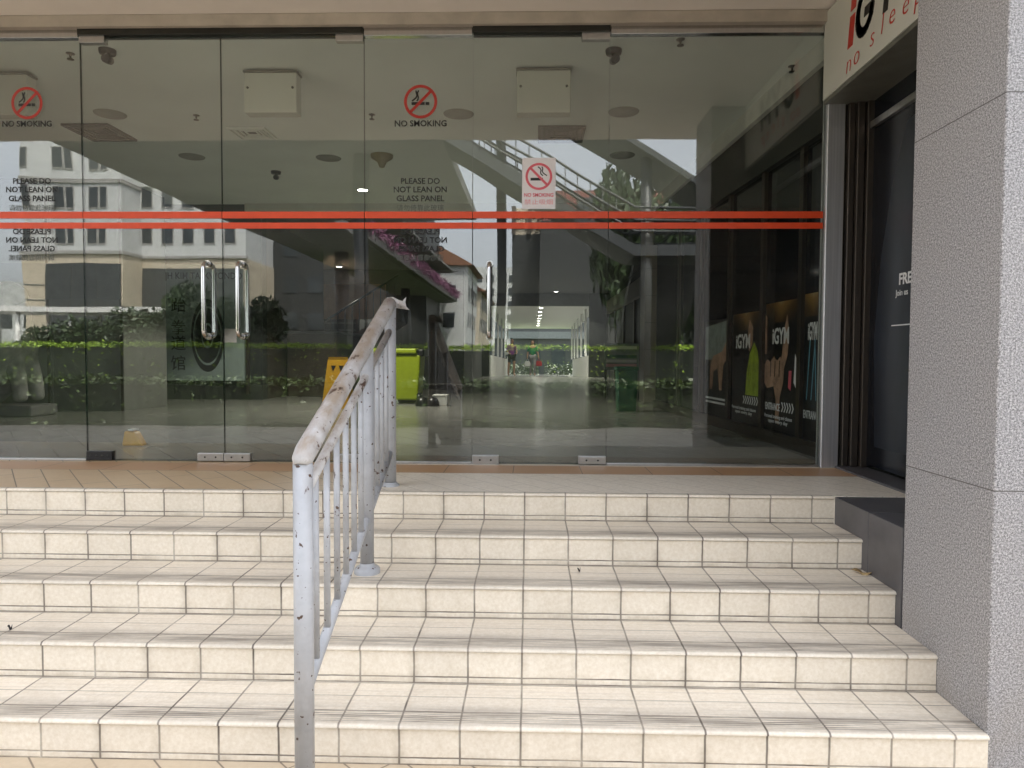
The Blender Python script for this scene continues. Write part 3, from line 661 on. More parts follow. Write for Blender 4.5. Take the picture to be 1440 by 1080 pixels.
# hanging blank sign boxes
for x0, x1, y0, y1, lb in ((-42, 38, 107, 161, 'blank white hanging sign box behind the leftmost no smoking decal'), (343, 417, 104, 158, 'blank white hanging sign box seen through the right door leaf'), (727, 802, 101, 158, 'blank white hanging sign box above the no smoking poster')):
    a = atz(x0, y0-2, CEZ-.03); b = aty(x1, y1, a.y); wd = (b.x-a.x)/2; hh = CEZ-.03-b.z
    t = thing('hanging_sign_box', lb, 'sign box', (a.x+wd, a.y, b.z), 0, 'blank white sign boxes hanging in the hall')
    MB().box(-wd, wd, 0, .11, 0, hh).build('box', M['white_sign'], t, bevel=.004)
    MB().box(-wd-.006, wd+.006, -.006, .116, hh+.001, hh+.014).build('cap', M['signframe'], t)
    for sx in (-1, 1): MB().tube([(sx*wd*.8, .05, hh+.012), (sx*wd*.8, .05, CEZ-b.z)], .006, 8).build('hanger', M['steel'], t)
    for sx in (-1, 1):
        k = MB().lathe([(0, .008), (.009, .006), (.009, 0)], n=10); k.v = [(sx*wd*.86+q[0], -.001-q[2], hh*.62+q[1]) for q in k.v]; k.build('screw', M['track'], t)
# left rooms: pale panelled block, dojo front
bl = thing('hall_partition', 'grey panelled partition block at the left of the hall', 'partition', (-8.2, 8.35, P))
MB().box(-3.6, 2.55, 0, .3, 0, 2.73).build('wall_panel', M['hallwall'], bl)
MB().box(2.552, 3.4, .002, 1.0, 0, 2.72).build('end_panel', M['hallwall'], bl)
MB().box(1.35, 3.38, -.03, -.001, aty(100, 420, 8.3).z-P, aty(100, 370, 8.3).z-P).build('reflection_panel', M['shutter'], bl)  # added panel standing in for a dark shutter seen only in reflection
for x in (1.9, 2.5, 3.38): MB().box(x-.015, x+.015, -.006, .012, 0, 2.7).build('edge_strip', M['bronze'], bl)
ly = 10.6
a, b = aty(230, 535, ly), aty(345, 372, ly)
dj = thing('dojo_board', 'grey green taekwondo board with black lettering and round emblem', 'signboard', ((a.x+b.x)/2, ly, a.z))
wd = (b.x-a.x)/2; hh = b.z-a.z
MB().box(-wd, wd, 0, .05, 0, hh).build('board', M['dojo'], dj, bevel=.004)
MB().box(-wd-.04, -wd-.002, -.02, .05, -.2, hh+.02).build('frame', M['bronze'], dj); MB().box(wd+.002, wd+.04, -.02, .05, -.2, hh+.02).build('frame', M['bronze'], dj)
text('lettering', 'JH KIM TAEKWONDO', .14, M['decal_black'], dj, (0, -.0015, hh*.90), 'front', .0015, width=wd*1.86)
for ch, py in (('跆', 430), ('拳', 462), ('道', 484), ('馆', 512)):
    q = aty(251, py, ly); text('lettering', ch, .235, M['decal_black'], dj, (q.x-dj.location.x, -.0015, q.z-a.z), 'front', .002)
q = aty(292, 472, ly); em = MB(); rr = .27
el = [Vector((rr*.92*cos(2*pi*k/40), rr*2.0*sin(2*pi*k/40))) for k in range(40)]
em.prism(el, lambda p: (q.x-dj.location.x+p.x, -.004, q.z-a.z+p.y), lambda p: (q.x-dj.location.x+p.x, -.0005, q.z-a.z+p.y))
eo = em.build('emblem', M['decal_black'], dj)
er = MB(); er.ring((0, 0), rr*.80, rr*.74, -.006, -.0045, 40); er.ring((0, 0), rr*.34, rr*.28, -.006, -.0045, 30)
er.v = [(q.x-dj.location.x+x, y, q.z-a.z+z*2.05) for x, y, z in er.v]; er.build('emblem_line', M['dojo'], eo)
fw_ = thing('shop_wall', 'dark dojo shop front wall behind the taekwondo board', 'shop front', (-7.4, ly+.06, P))
MB().box(-4, 3.38, 0, .2, 0, 2.72).build('wall_panel', M['darkwall'], fw_)
MB().box(3.18, 3.38, .202, 3.2, 0, 2.72).build('return_wall', M['wood'], fw_)
ct = thing('reception_counter', 'dark wooden reception counter with a grey top beside the dojo board', 'counter', (-3.55, 11.6, P))
MB().box(-.42, .4, 0, 1.6, 0, 1.02).build('body', M['wood'], ct, bevel=.01); MB().box(-.46, .44, -.04, 1.64, 1.022, 1.06).build('top', M['shutter'], ct, bevel=.006)
for px, py, sx, sz, lb in ((364, 470, .085, .13, 'white paper notice pinned on the dark wall over the counter'), (323, 472, .10, .10, 'pale paper notice between the door handles on the board')):
    q = aty(px, py, 10.4 if px < 340 else 11.3); o = MB().box(-sx, sx, 0, .003, -sz, sz).build('paper_notice', M['paper'] if px < 340 else M['noticeblue'], None, q); tag(o, lb, 'notice', 'paper notices near the counter')
pb = MB().box(-.2, .2, 0, .05, 0, 1.7).build('notice_backboard', M['wood'], None, (aty(364, 470, 11.35).x, 11.34, P)); tag(pb, 'tall dark board behind the paper notice over the counter', 'board')
# dark rear rooms with shelving and an inside stair
bw = thing('rear_wall', 'dark rear wall of the hall left of the corridor', 'wall', (-4, 17.2, P))
MB().box(-8, 2.4, 0, .2, 0, 2.72).build('wall_face', M['darkwall'], bw)
MB().box(2.2, 2.4, .202, 6.2, 0, 2.72).build('return_wall', M['darkwall'], bw)
a, b = aty(425, 480, 16.6), aty(500, 420, 16.6)
ls_ = thing('louvre_shelf', 'dark louvred rack with pale horizontal slats left of the handrail', 'rack', ((a.x+b.x)/2, 16.6, P))
wd = (b.x-a.x)/2; MB().box(-wd, wd, .05, .09, 0, b.z-P).build('backboard', M['black'], ls_)
for k in range(9): MB().box(-wd, wd, 0, .048, .75+k*.165, .775+k*.165).build('slat', M['shutter'], ls_)
MB().box(-wd-.05, -wd-.002, 0, .1, 0, b.z-P+.05).build('side', M['wood'], ls_); MB().box(wd+.002, wd+.05, 0, .1, 0, b.z-P+.05).build('side', M['wood'], ls_)
a = aty(440, 470, 15.5); b = aty(560, 385, 15.5)
isr = thing('interior_staircase', 'brown interior staircase with thin dark balusters behind the handrail', 'staircase', (a.x, 15.5, P))
L_ = b.x-a.x; Hs = 1.55
MB().prism([Vector(q) for q in ((0, .0), (L_, Hs*.75), (L_, Hs*.75+.32), (0, .32))], lambda p: (p.x, 0, p.y+.25), lambda p: (p.x, 1.2, p.y+.25)).build('flight', mat('brown_stair_soffit', (.22,.15,.10), .6), isr)
for k in range(12): x = L_*(k+.5)/12; MB().tube([(x, .02, .57+Hs*.75*x/L_), (x, .02, 1.25+Hs*.75*x/L_)], .012, 6).build('baluster', M['black'], isr)
MB().tube([(0, .02, 1.25), (L_, .02, 1.25+Hs*.75)], .025, 8).build('rail', M['black'], isr)
MB().box(-.02, .75*L_, .9, 1.0, 1.5, 2.3).build('painted_glow_wall', mat('peach_glow_tone', (.42,.27,.18), .7), isr)  # peach colour stands in for warm light behind the stair
# bin, caution sign, shoes box
a = atz(592, 568, P); q = aty(556, 490, a.y)
bn = thing('lime_bin', 'lime green wheeled bin standing right of the far handrail post', 'bin', (a.x-.36, a.y, P))
hb = q.z-P
MB().prism([Vector(v) for v in ((-.31, .05), (.31, .05), (.355, hb*.9), (-.355, hb*.9))], lambda p: (p.x, 0, p.y), lambda p: (p.x*.94, .6, p.y)).build('body', M['lime'], bn, bevel=.025)
MB().box(-.365, .30, -.03, .62, hb*.905, hb).build('lid', M['lime'], bn, bevel=.02)
MB().box(.305, .40, .0, .5, hb*.86, hb*.99).build('hinge', M['black'], bn, bevel=.02)
for sx in (-.30, .335): MB().tube([(sx-.03, .04, .075), (sx+.03, .04, .075)], .075, 18).build('wheel', M['black'], bn)
k = MB()
for s in range(3): k.tube([(-.10+.04*cos(q_/10*5+s*2.1)*(1+q_*.12), -.004+.0 - .002, .42+.04*sin(q_/10*5+s*2.1)*(1+q_*.12)) for q_ in range(8)], .009, 6)
k.build('recycling_mark', M['green'], bn)
a = atz(476, 573, P)
cs = thing('caution_sign', 'yellow folding wet floor caution sign behind the handrail', 'caution sign', (a.x, a.y, P))
for s in (0, 1): MB().prism([Vector(v) for v in ((-.17, 0), (.17, 0), (.13, .62), (-.13, .62))], lambda p: (p.x, (.17 if s else -.17)*(1-p.y/.66)-.008, p.y), lambda p: (p.x, (.17 if s else -.17)*(1-p.y/.66)+.008, p.y)).build('board', M['yellow'], cs)
MB().box(-.12, .12, -.02, .02, .61, .65).build('hinge', M['yellow'], cs)
k = MB()
for sx in (-.05, .05): k.prism([Vector(v) for v in ((sx-.03, .54), (sx+.03, .54), (sx, .47))], lambda p: (p.x, -.17*(1-p.y/.66)-.014, p.y), lambda p: (p.x, -.17*(1-p.y/.66)-.0095, p.y))
k.build('warning_mark', M['black'], cs)
a = atz(190, 626, P)
cb = thing('floor_cone', 'small yellow floor wedge marker close behind the left door leaf', 'marker', (a.x, a.y, P))
MB().prism([Vector(v) for v in ((-.075, 0), (.085, 0), (.02, .10), (-.055, .11))], lambda p: (p.x, -.05, p.y), lambda p: (p.x*.8, .05, p.y)).build('wedge', M['yellow'], cb, bevel=.012); MB().box(-.03, .01, -.04, .04, .111, .122).build('cap', M['white'], cb)
a = atz(602, 571, P); sh = MB()
for sx in (-.08, .06): sh.lathe([(0, .12), (.06, .11), (.09, .05), (.09, 0)], (sx, 0, 0), 14)
o = sh.build('dark_shoes', M['black'], None, a); tag(o, 'pair of dark rounded shoes on the floor beside the lime bin', 'shoes')
a = atz(617, 571, P); t = thing('white_carton', 'small white carton on the floor right of the dark shoes', 'box', a); MB().box(-.08, .11, 0, .2, 0, .13).build('body', M['white'], t, bevel=.005); MB().box(-.085, .115, -.004, .204, .1305, .15).build('lid', M['white'], t, bevel=.004)
# columns on the right of the hall
for x0, x1, base, lb in ((905, 941, 566, 'broad beige tiled column right of the corridor'), (947, 959, 575, 'slim beige tiled column between broad column and gym window')):
    a = atz(x0, base, P); b = aty(x1, base, a.y); wd = b.x-a.x
    t = thing('tiled_column', lb, 'column', (a.x, a.y, P), 0, 'beige tiled columns in the hall')
    k = MB()
    for i in range(7): k.box(0, wd, 0, wd*.9+.1, i*.392, i*.392+.388)
    k.build('cladding', M['tile_col'], t); MB().box(.006, wd-.006, .006, wd*.9+.09, 0, 2.74).build('core', M['bronze'], t)
a = atz(882, 579, P)
t = thing('green_bin', 'dark green litter bin in front of the notice stand', 'litter bin', (a.x, a.y, P))
MB().prism([Vector(v) for v in ((-.11, 0), (.11, 0), (.125, .50), (-.125, .50))], lambda p: (p.x, 0, p.y), lambda p: (p.x, .25, p.y)).build('body', M['green'], t, bevel=.012); MB().box(-.135, .135, -.012, .262, .502, .55).build('lid', M['green'], t, bevel=.01)
a = aty(850, 520, 12.2); b = aty(898, 483, 12.2)
t = thing('notice_stand', 'framed notice stand with pale printed rows beside the tiled column', 'notice board', ((a.x+b.x)/2, 12.2, P)); wd = (b.x-a.x)/2
MB().box(-wd, wd, 0, .03, a.z-P, b.z-P).build('board', M['noticeblue'], t)
for i, mt in enumerate(('palepink', 'paper', 'green', 'noticeblue', 'paper')): MB().box(-wd*.9, wd*.9, -.003, -.0005, a.z-P+.05+i*.075, a.z-P+.10+i*.075).build('printed_row', M[mt], t)
for sx in (-wd+.03, wd-.03): MB().tube([(sx, .05, 0), (sx, .05, b.z-P)], .018, 8).build('leg', M['black'], t)
# gym window wall running into the hall
GA, GB = Vector((1.965, 4.62, 0)), Vector((1.70, 9.0, 0))
gd = (GB-GA).normalized(); gn = Vector((-gd.y, gd.x, 0)); grz = atan2(gd.y, gd.x)
def gu(px, py):                                    # position along and height on the gym window plane
    d = ray(px, py); s = (GA-EYE).dot(gn)/d.dot(gn); p = EYE+d*s; return (p-Vector((GA.x, GA.y, p.z))).dot(gd), p.z-P
gw = thing('gym_window_wall', 'dark glazed gym wall with bronze mullions running into the hall', 'window wall', (GA.x, GA.y, P), grz)
LU = 5.0
MB().box(-.05, LU, -.30, -.03, 0, 2.72).build('backing', M['black'], gw)
MB().box(-.05, LU, -.028, .0, .10, 2.15).build('glazing', M['black_gloss'], gw)
MB().box(-.05, LU, -.029, .03, 0, .098).build('plinth', M['bronze'], gw)
MB().box(-.05, LU, -.029, .05, 2.152, 2.58).build('fascia', M['darkwall'], gw)
MB().box(-.05, LU, -.029, .09, 2.582, 2.735).build('cornice', M['white'], gw)
mus = [gu(x, 560)[0] for x in (1157, 1127, 1073, 1026, 987)]
mus = [u for u in mus+[mus[-1]+.9] if u < LU]
for u in mus: MB().box(u-.03, u+.03, .0005, .03, .099, 2.15).build('mullion', M['bronze'], gw)
def amber(name):
    m, nt, ns, ls, b = newmat(name); k = N(nt); x, y, z = k.xyz()
    f = k.step(k.math('SUBTRACT', k.math('ADD', z, k.math('MULTIPLY', k.noise(7, 3), .10)), k.math('MULTIPLY', k.math('ABSOLUTE', x), .55)), -.06, .20)
    ls.new(k.ramp(f, [(0, (.012,.011,.012)), (.45, (.10,.055,.018)), (.85, (.30,.17,.05)), (1, (.45,.33,.17))]), b.inputs['Base Color']); b.inputs['Roughness'].default_value = .3
    return m
M['amber'] = amber('amber_print'); M['posterblack'] = mat('black_poster_print', (.012,.012,.014), .28)
posters = (('posing', 1130, 1156, 412, 628, 'gym poster with pale blue beams nearest the stainless post'), ('fist', 1076, 1122, 424, 618, 'gym poster with a large bare fist and forearm'),
           ('lime', 1030, 1070, 440, 600, 'gym poster with a figure in a lime green top'), ('horse', 992, 1022, 450, 590, 'faded gym poster with a grey sky and brown bent figure'))
for kind, x0, x1, y0, y1, lb in posters:
    xm = (x0+x1)/2; ua, ub = gu(x1, 520)[0], gu(x0, 520)[0]; z1 = gu(xm, y0)[1]; z0 = gu(xm, y1)[1]
    u0, u1 = min(ua, ub), max(ua, ub); wd = u1-u0; hh = z1-z0
    O_ = GA+gd*((u0+u1)/2)+gn*.0012; O_.z = P+z0
    t = thing('gym_poster', lb, 'poster', O_, grz+pi, 'gym posters along the dark window wall')
    # local x to the right as read from the hall, y away from the reader... poster faces -y
    def pf(poly, name, mt, lay=1):
        y = -.001*lay-.0006
        return MB().prism([Vector(((u-.5)*wd, v*hh)) for u, v in poly], lambda p: (p.x, y, p.y), lambda p: (p.x, y+.0006, p.y)).build(name, M[mt], t)
    t.rotation_euler.z = grz+pi
    pf([(0, 0), (1, 0), (1, 1), (0, 1)], 'sheet', 'posterblack', 0)
    def bandm(v0, v1, mt, lay=1):
        ob = MB().box(-wd*.5, wd*.5, -.0016, -.001, 0, (v1-v0)*hh).build('glow_band', M[mt], t); ob.location = (0, 0, v0*hh)
    if kind != 'horse': bandm(.85, 1, 'amber'); text('lettering', 'iGYM', .17, M['whiteprint'], t, (0 if kind != 'lime' else -.1*wd, -.0035, hh*.745), 'front', .004, width=wd*.5)
    if kind == 'posing':
        for i, (ua_, ub_) in enumerate(((.2, .35), (.45, .62), (.72, .6))): pf([(ua_, .3), (ua_+.04, .3), (ub_+.04, .7), (ub_, .7)], 'light_beam', 'blueprint', 2)
        pf([(.3, .25), (.7, .25), (.62, .5), (.5, .58), (.38, .48)], 'figure', 'navylight', 1)
        text('lettering', 'ENTRANCE', .08, M['whiteprint'], t, (0, -.0035, hh*.20), 'front', .001, width=wd*.86)
    if kind == 'fist':
        pf([(0, .40), (.1, .36), (.3, .38), (.38, .28), (.36, .12), (.48, .10), (.5, .3), (.6, .42), (.62, .52), (.5, .60), (.4, .57), (.3, .6), (.18, .56), (.08, .58), (0, .54)], 'fist', 'tan', 2)
        for u in (.18, .32, .46): pf([(u, .45), (u+.02, .45), (u+.03, .57), (u+.012, .57)], 'finger_line', 'posterblack', 3)
        pf([(.52, .55), (.60, .5), (.72, .62), (.74, .8), (.68, .9), (.60, .78)], 'face', 'tan', 2)
        pf([(.9, .42), (1, .36), (1, .55), (.93, .62)], 'sleeve', 'whiteprint', 2); pf([(.74, .38), (.82, .36), (.84, .5), (.76, .5)], 'glove', 'pink', 2); pf([(0, .62), (.06, .62), (.06, .9), (0, .92)], 'arm', 'tan', 2)
        text('lettering', 'ENTRANCE', .08, M['whiteprint'], t, (-.22*wd, -.0035, hh*.225), 'front', .001, width=wd*.46)
    if kind == 'lime':
        pf([(.5, .28), (.95, .28), (.97, .5), (.9, .66), (.78, .74), (.64, .64), (.55, .48)], 'figure_top', 'limeprint', 2); pf([(.62, .66), (.72, .72), (.74, .86), (.62, .94), (.56, .82)], 'figure_head', 'tan', 2)
        pf([(.28, .3), (.48, .3), (.4, .62), (.3, .6)], 'shade_figure', 'navylight', 1)
    if kind in ('fist', 'lime'):
        for i in range(5 if kind == 'fist' else 7):
            u = (.55 if kind == 'fist' else .42)+i*.075; v = .20; pf([(u, v), (u+.03, v), (u+.07, v+.035), (u+.03, v+.07), (u, v+.07), (u+.04, v+.035)], 'chevron', 'whiteprint', 2)
        for v in (.155, .12): text('small_print', 'Personal training and classes' if v > .14 else 'open every day', .04, M['whiteprint'], t, (-.05*wd, -.0035, hh*v), 'front', .0003, width=wd*(.85 if v > .14 else .6))
    if kind == 'horse':
        pf([(0, .6), (1, .6), (1, .98), (0, .94)], 'sky_print', 'noticeblue', 1); pf([(.25, .3), (.36, .3), (.42, .48), (.6, .52), (.7, .3), (.8, .3), (.86, .55), (.98, .6), (.98, .78), (.8, .68), (.4, .64), (.28, .56)], 'bent_figure', 'tan', 2)
        for v in (.2, .16): pf([(.05, v), (.95, v), (.95, v+.02), (.05, v+.02)], 'text_line', 'whiteprint', 2)
sw = thing('side_shop_wall', 'dark side shop wall with pale fascia leading to the corridor mouth', 'shop front', (2.55, 11.2, P))
MB().box(0, .2, 0, 12.2, 0, 2.72).build('wall_face', M['darkwall'], sw); MB().box(-.12, -.002, 0, 12.2, 2.05, 2.45).build('fascia', M['tile_col'], sw)
for i in range(6): MB().box(-.05, -.001, .4+i*2, .55+i*2, .0, 2.045).build('mullion', M['bronze'], sw)
# ------------------------------------------------------------------ hall end and corridor
bk = thing('hall_end_wall', 'dark end wall of the hall around the corridor mouth', 'wall', (0, 23.55, .2))
nl, nr = aty(688, 533, 23.5).x, aty(828, 533, 23.5).x; topz = aty(750, 430, 23.5).z
MB().box(-1.8, nl, 0, .2, 0, 3.195).build('left_face', M['darkwall'], bk); MB().box(nr, 9, 0, .2, 0, 3.195).build('right_face', M['darkwall'], bk); MB().box(nl+.002, nr-.002, .0, .2, topz-.2, 3.194).build('lintel', M['shutter'], bk)
q = [aty(x, y, 24.0) for x, y in ((690, 533), (826.5, 533), (690, 430), (716, 500))]; YF = 36.0
e = [aty(x, y, YF) for x, y in ((714, 527.5), (803.6, 528), (717.5, 459))]
cr = thing('covered_corridor', 'bright covered corridor with white columns and low walls beyond the hall', 'corridor', ((q[0].x+q[1].x)/2, 24.0, q[0].z))
cx, cy, cz = cr.location
sx_ = (e[0].x-q[0].x)/12; sx2 = (e[1].x-q[1].x)/12; sz_ = (e[0].z-q[0].z)/12; hC = q[2].z-q[0].z; lw = .80
def slab(x0, x1, z0, z1, y0, y1, name, mt):
    vs = []
    for y in (y0, y1):
        for z in (z0, z1):
            vs += [(x0+sx_*y*(1), y, z+sz_*y), (x1+sx2*y, y, z+sz_*y)]
    return MB().add(vs, [(0,1,3,2), (4,6,7,5), (0,4,5,1), (2,3,7,6), (0,2,6,4), (1,5,7,3)]).build(name, M[mt], cr)
xl, xr = q[0].x-cx, q[1].x-cx
slab(xl-.3, xr+.3, -.2, 0, -.6, 14, 'corridor_floor', 'hall_floor')
slab(xl-.35, xr+.35, hC, hC+.2, -.25, 14, 'corridor_ceiling', 'white')
for s, xx in ((-1, xl), (1, xr)):
    x0, x1 = (xx-.15, xx) if s < 0 else (xx, xx+.15)
    k = MB(); k.box(x0, x1, .3, 12, 0, lw); k.v = [(x+sx_*y, y, z+sz_*y) for x, y, z in k.v]; k.build('low_wall', M['white'], cr)
    for j in range(5):
        y = 1.2+j*2.6; k = MB().box(xx-.03, xx+.03, y, y+.28, lw+.002, hC-.001); k.v = [(x+(sx_ if s < 0 else sx2)*y, yy, z+sz_*y) for x, yy, z in k.v]; k.build('column', M['white'], cr)
for j in range(7):
    y = .8+j*1.75; z = hC+sz_*y
    t = thing('corridor_lamp', ('first' if j == 0 else 'second' if j == 1 else 'third' if j == 2 else 'fourth' if j == 3 else 'fifth' if j == 4 else 'sixth' if j == 5 else 'last')+' lamp from the hall in the row along the corridor ceiling', 'lamp', (cx+.06, cy+y, cz+z-.002), 0, 'row of lamps along the corridor ceiling')
    MB().lathe([(.07, -.012), (.10, -.016), (.11, 0)], n=16).build('rim', M['white'], t); MB().lathe([(0, -.012), (.07, -.012), (.07, -.004)], n=16).build('lens', M['lamp'], t)
    l = bpy.data.lights.new('corridor_lamp', 'SPOT'); l.energy = 9; l.spot_size = radians(150); l.shadow_soft_size = .07; l.color = (1, .95, .86); o = bpy.data.objects.new('lamp_light', l); COL.objects.link(o); o.parent = t; o.location = (0, 0, -.03)
for sgn, lb in ((-1, 'dark shop wall left of the corridor columns'), (1, 'dark shop wall right of the corridor columns')):
    o = MB().box(-.1, .1, 0, 14, -.4, 3.2).build('dark_shop_wall', M['darkwall'], None, (cx+(xl-1.1 if sgn < 0 else xr+1.1), 24.2, cz)); tag(o, lb, 'wall')
fb = thing('far_building', 'dark far building with grey blue band beyond the corridor end', 'building', (cx, 52, 0)); MB().box(-14, 14, 0, 4, 0, 9).build('wall', M['darkwall'], fb); MB().box(-14, 14, -.5, -.01, 2.6, 3.1).build('fascia', M['shutter'], fb)
for i in range(7): MB().box(-6+i*1.8, -5+i*1.8, -.06, -.005, .2, 2.2).build('window', M['winglass'], fb)
k = MB(); k.leaves(lambda: (random.uniform(-.9, .9), random.gauss(0, .15), random.uniform(.1, .85)+random.gauss(0, .04)), 1400, .05)
for i, (dx, lb) in enumerate(((-.75, 'green bush at the left of the corridor end behind the people'), (1.35, 'green bush at the right of the corridor end'))):
    o = k.build('bush', M['lowhedge'], None, (cx+dx, 39.5, .05)) if i == 0 else o.copy()
    if i: COL.objects.link(o); o.location.x = cx+dx
    tag(o, lb, 'bush', 'bushes at the corridor end')
# ------------------------------------------------------------------ people
def skin(name, pts, edges, rad, mt, parent, sub=2, root=0):
    me = bpy.data.meshes.new(name); me.from_pydata(pts, edges, []); o = bpy.data.objects.new(name, me); COL.objects.link(o)
    sk = o.modifiers.new('skin', 'SKIN'); o.modifiers.new('sub', 'SUBSURF').levels = sub; o.modifiers['sub'].render_levels = sub
    for i, v in enumerate(me.skin_vertices[0].data): v.radius = (rad[i], rad[i]) if isinstance(rad[i], (int, float)) else rad[i]; v.use_root = (i == root)
    dg = bpy.context.evaluated_depsgraph_get(); m2 = bpy.data.meshes.new_from_object(o.evaluated_get(dg)); m2.name = name
    bpy.data.objects.remove(o); m2.materials.clear(); m2.materials.append(mt)
    for p_ in m2.polygons: p_.use_smooth = True
    ob = bpy.data.objects.new(name, m2); COL.objects.link(ob); ob.parent = parent; return ob
def person(label, loc, top, bottom, short, armL, armR, stride, rz):
    t = thing('person', label, 'person', loc, rz)
    s = stride
    J = [(0,0,.93), (0,0,1.08), (0,.01,1.26), (0,0,1.38), (0,-.01,1.45), (0,-.02,1.52), (0,-.03,1.60), (0,-.02,1.66),      # pelvis..crown 0-7
         (.09,0,.90), (.10,-s*.5,.50), (.10,-s*.5+.04*abs(s)/.2,.09), (.10,-s*.5-.12,.03),                                   # right leg 8-11
         (-.09,0,.90), (-.10,s*.5,.50), (-.10,s*.5+.06,.09), (-.10,s*.5-.06,.03),                                            # left leg 12-15
         (.17,0,1.36)]+armR+[(-.17,0,1.36)]+armL                                                                             # arms 16-19, 20-23
    E = [(0,1),(1,2),(2,3),(3,4),(4,5),(5,6),(6,7),(0,8),(8,9),(9,10),(10,11),(0,12),(12,13),(13,14),(14,15),(3,16),(16,17),(17,18),(18,19),(3,20),(20,21),(21,22),(22,23)]
    Rd = [(.14,.10),(.13,.095),(.15,.10),(.12,.08),.05,.07,(.078,.09),.05,.085,.06,.042,.03,.085,.06,.042,.03,.055,.042,.034,.03,.055,.042,.034,.03]
    skin('body', J, E, Rd, M['skin'], t)
    g = lambda ids, k: [tuple(q*k if isinstance(q, float) else q for q in ((Rd[i],)*2 if not isinstance(Rd[i], tuple) else Rd[i])) for i in ids]
    ids = [0, 1, 2, 3, 16, 17, 20, 21]; mp = {v: i for i, v in enumerate(ids)}
    ed = [(0,1),(1,2),(2,3),(3,16),(16,17),(3,20),(20,21)]
    skin('shirt', [(J[i][0]*1.02, J[i][1], J[i][2]-(.06 if i == 0 else 0)) for i in ids], [(mp[a], mp[b]) for a, b in ed], g(ids, 1.14), M[top], t)
    ids = [0, 8, 9, 12, 13] if short else [0, 8, 9, 10, 12, 13, 14]; mp = {v: i for i, v in enumerate(ids)}
    ed = [(0,8),(8,9),(0,12),(12,13)]+([] if short else [(9,10),(13,14)])
    skin('trousers', [J[i] if not (short and i in (9, 13)) else (J[i][0], J[i][1]*.7, J[i][2]+.08) for i in ids], [(mp[a], mp[b]) for a, b in ed], g(ids, 1.16), M[bottom], t)
    h = MB(); n = 12
    h.lathe([(.0, .115), (.05, .105), (.085, .06), (.098, 0), (.095, -.06), (.085, -.13)], (0, .012, 1.605), 16)
    h.v = [v for v in h.v]; hv = []
    fs = [f for f in h.f if sum(h.v[i][1] for i in f)/4 > -.045 or sum(h.v[i][2] for i in f)/4 > 1.655]
    h.f = fs; h.mi = [0]*len(fs); h.sm = [True]*len(fs); h.build('hair', M['hair'], t)
    f = MB().lathe([(0, .018), (.014, .006), (.018, -.02), (0, -.026)], (0, -.112, 1.59), 8); f.build('nose', M['skin'], t)
    e_ = MB()
    for sx in (-.032, .032): e_.lathe([(0, .009), (.011, 0), (0, -.009)], (sx, -.098, 1.612), 8)
    e_.build('eyes', M['black'], t)
    return t, J
lc = aty(8, 480, 7.7)
stt = thing('stone_statue', 'weathered grey carved stone statue on a block at the far left inside', 'statue', (lc.x, 7.7, P))
MB().box(-.36, .42, -.22, .22, 0, .12).build('plinth', M['conc_dark'], stt, bevel=.02)
J_ = [(-.05,0,.16), (-.06,0,.45), (-.03,0,.75), (.02,0,1.0), (.06,0,1.22), (.10,-.02,1.36), (.27,-.03,1.28), (.16,-.12,.62), (.24,-.13,.32), (.26,-.15,.15), (.16,.12,.62), (.24,.13,.32), (.26,.12,.15), (-.22,-.1,.2), (-.24,.1,.2), (-.12,0,1.25)]
skin('figure', J_, [(0,1),(1,2),(2,3),(3,4),(4,5),(5,6),(2,7),(7,8),(8,9),(2,10),(10,11),(11,12),(0,13),(0,14),(4,15)], [.24,.27,.26,.24,.2,.14,.085,.11,.08,.075,.11,.08,.075,.14,.14,.15], mat('weathered_stone', (.40,.40,.37), .85, var=.25, scale=7, bump=.8, bscale=14), stt)
# person walking in green: carries bags in both hands
def flr(y): return cz+sz_*(y-cy)
yg = 34.2; pg = aty(749, 505, yg)
armR = [(.24, .01, 1.12), (.28, -.06, .90), (.29, -.08, .82)]; armL = [(-.23, .02, 1.12), (-.25, -.03, .88), (-.25, -.05, .80)]
pg_t, J = person('person in a green top and light trousers walking towards the hall with two bags', (pg.x, yg, flr(yg)), 'greencloth', 'greycloth', False, armL, armR, .34, 0)
for hand, mt, lb in ((J[19], 'redbag', 'red carrier bag in the hand of the person in green'), (J[23], 'whitebag', 'white carrier bag in the hand of the person in green')):
    t = thing('carrier_bag', lb, 'bag', (pg.x+hand[0]+.01, yg+hand[1], flr(yg)+hand[2]-.36))
    MB().prism([Vector(v) for v in ((-.13, 0), (.13, 0), (.15, .12), (.10, .25), (-.10, .25), (-.15, .12))], lambda p: (p.x, -.05, p.y), lambda p: (p.x, .05, p.y)).build('sack', M[mt], t, bevel=.02)
    MB().tube([(-.07, 0, .245), (-.03, 0, .33), (0, 0, .36), (.03, 0, .33), (.07, 0, .245)], .008, 8).build('strap', M[mt], t)
yp = 32.6; pp = aty(720, 505, yp)
armR = [(.24, -.02, 1.14), (.16, -.20, 1.02), (.08, -.24, 1.02)]; armL = [(-.24, -.02, 1.14), (-.22, -.20, 1.0), (-.2, -.25, 1.0)]
pp_t, J = person('person in a purple top and dark shorts standing by the low corridor wall', (pp.x-.02, yp, flr(yp)), 'purplecloth', 'blackcloth', True, armL, armR, .16, .5)
t = thing('white_pouch', 'small white pouch held by the person in purple', 'pouch', (pp.x-.02-.2, yp-.33, flr(yp)+.97)); MB().box(-.07, .07, -.03, .03, 0, .09).build('pouch_body', M['whitebag'], t, bevel=.02); MB().box(-.07, .07, -.034, .034, .091, .11).build('flap', M['whitebag'], t)
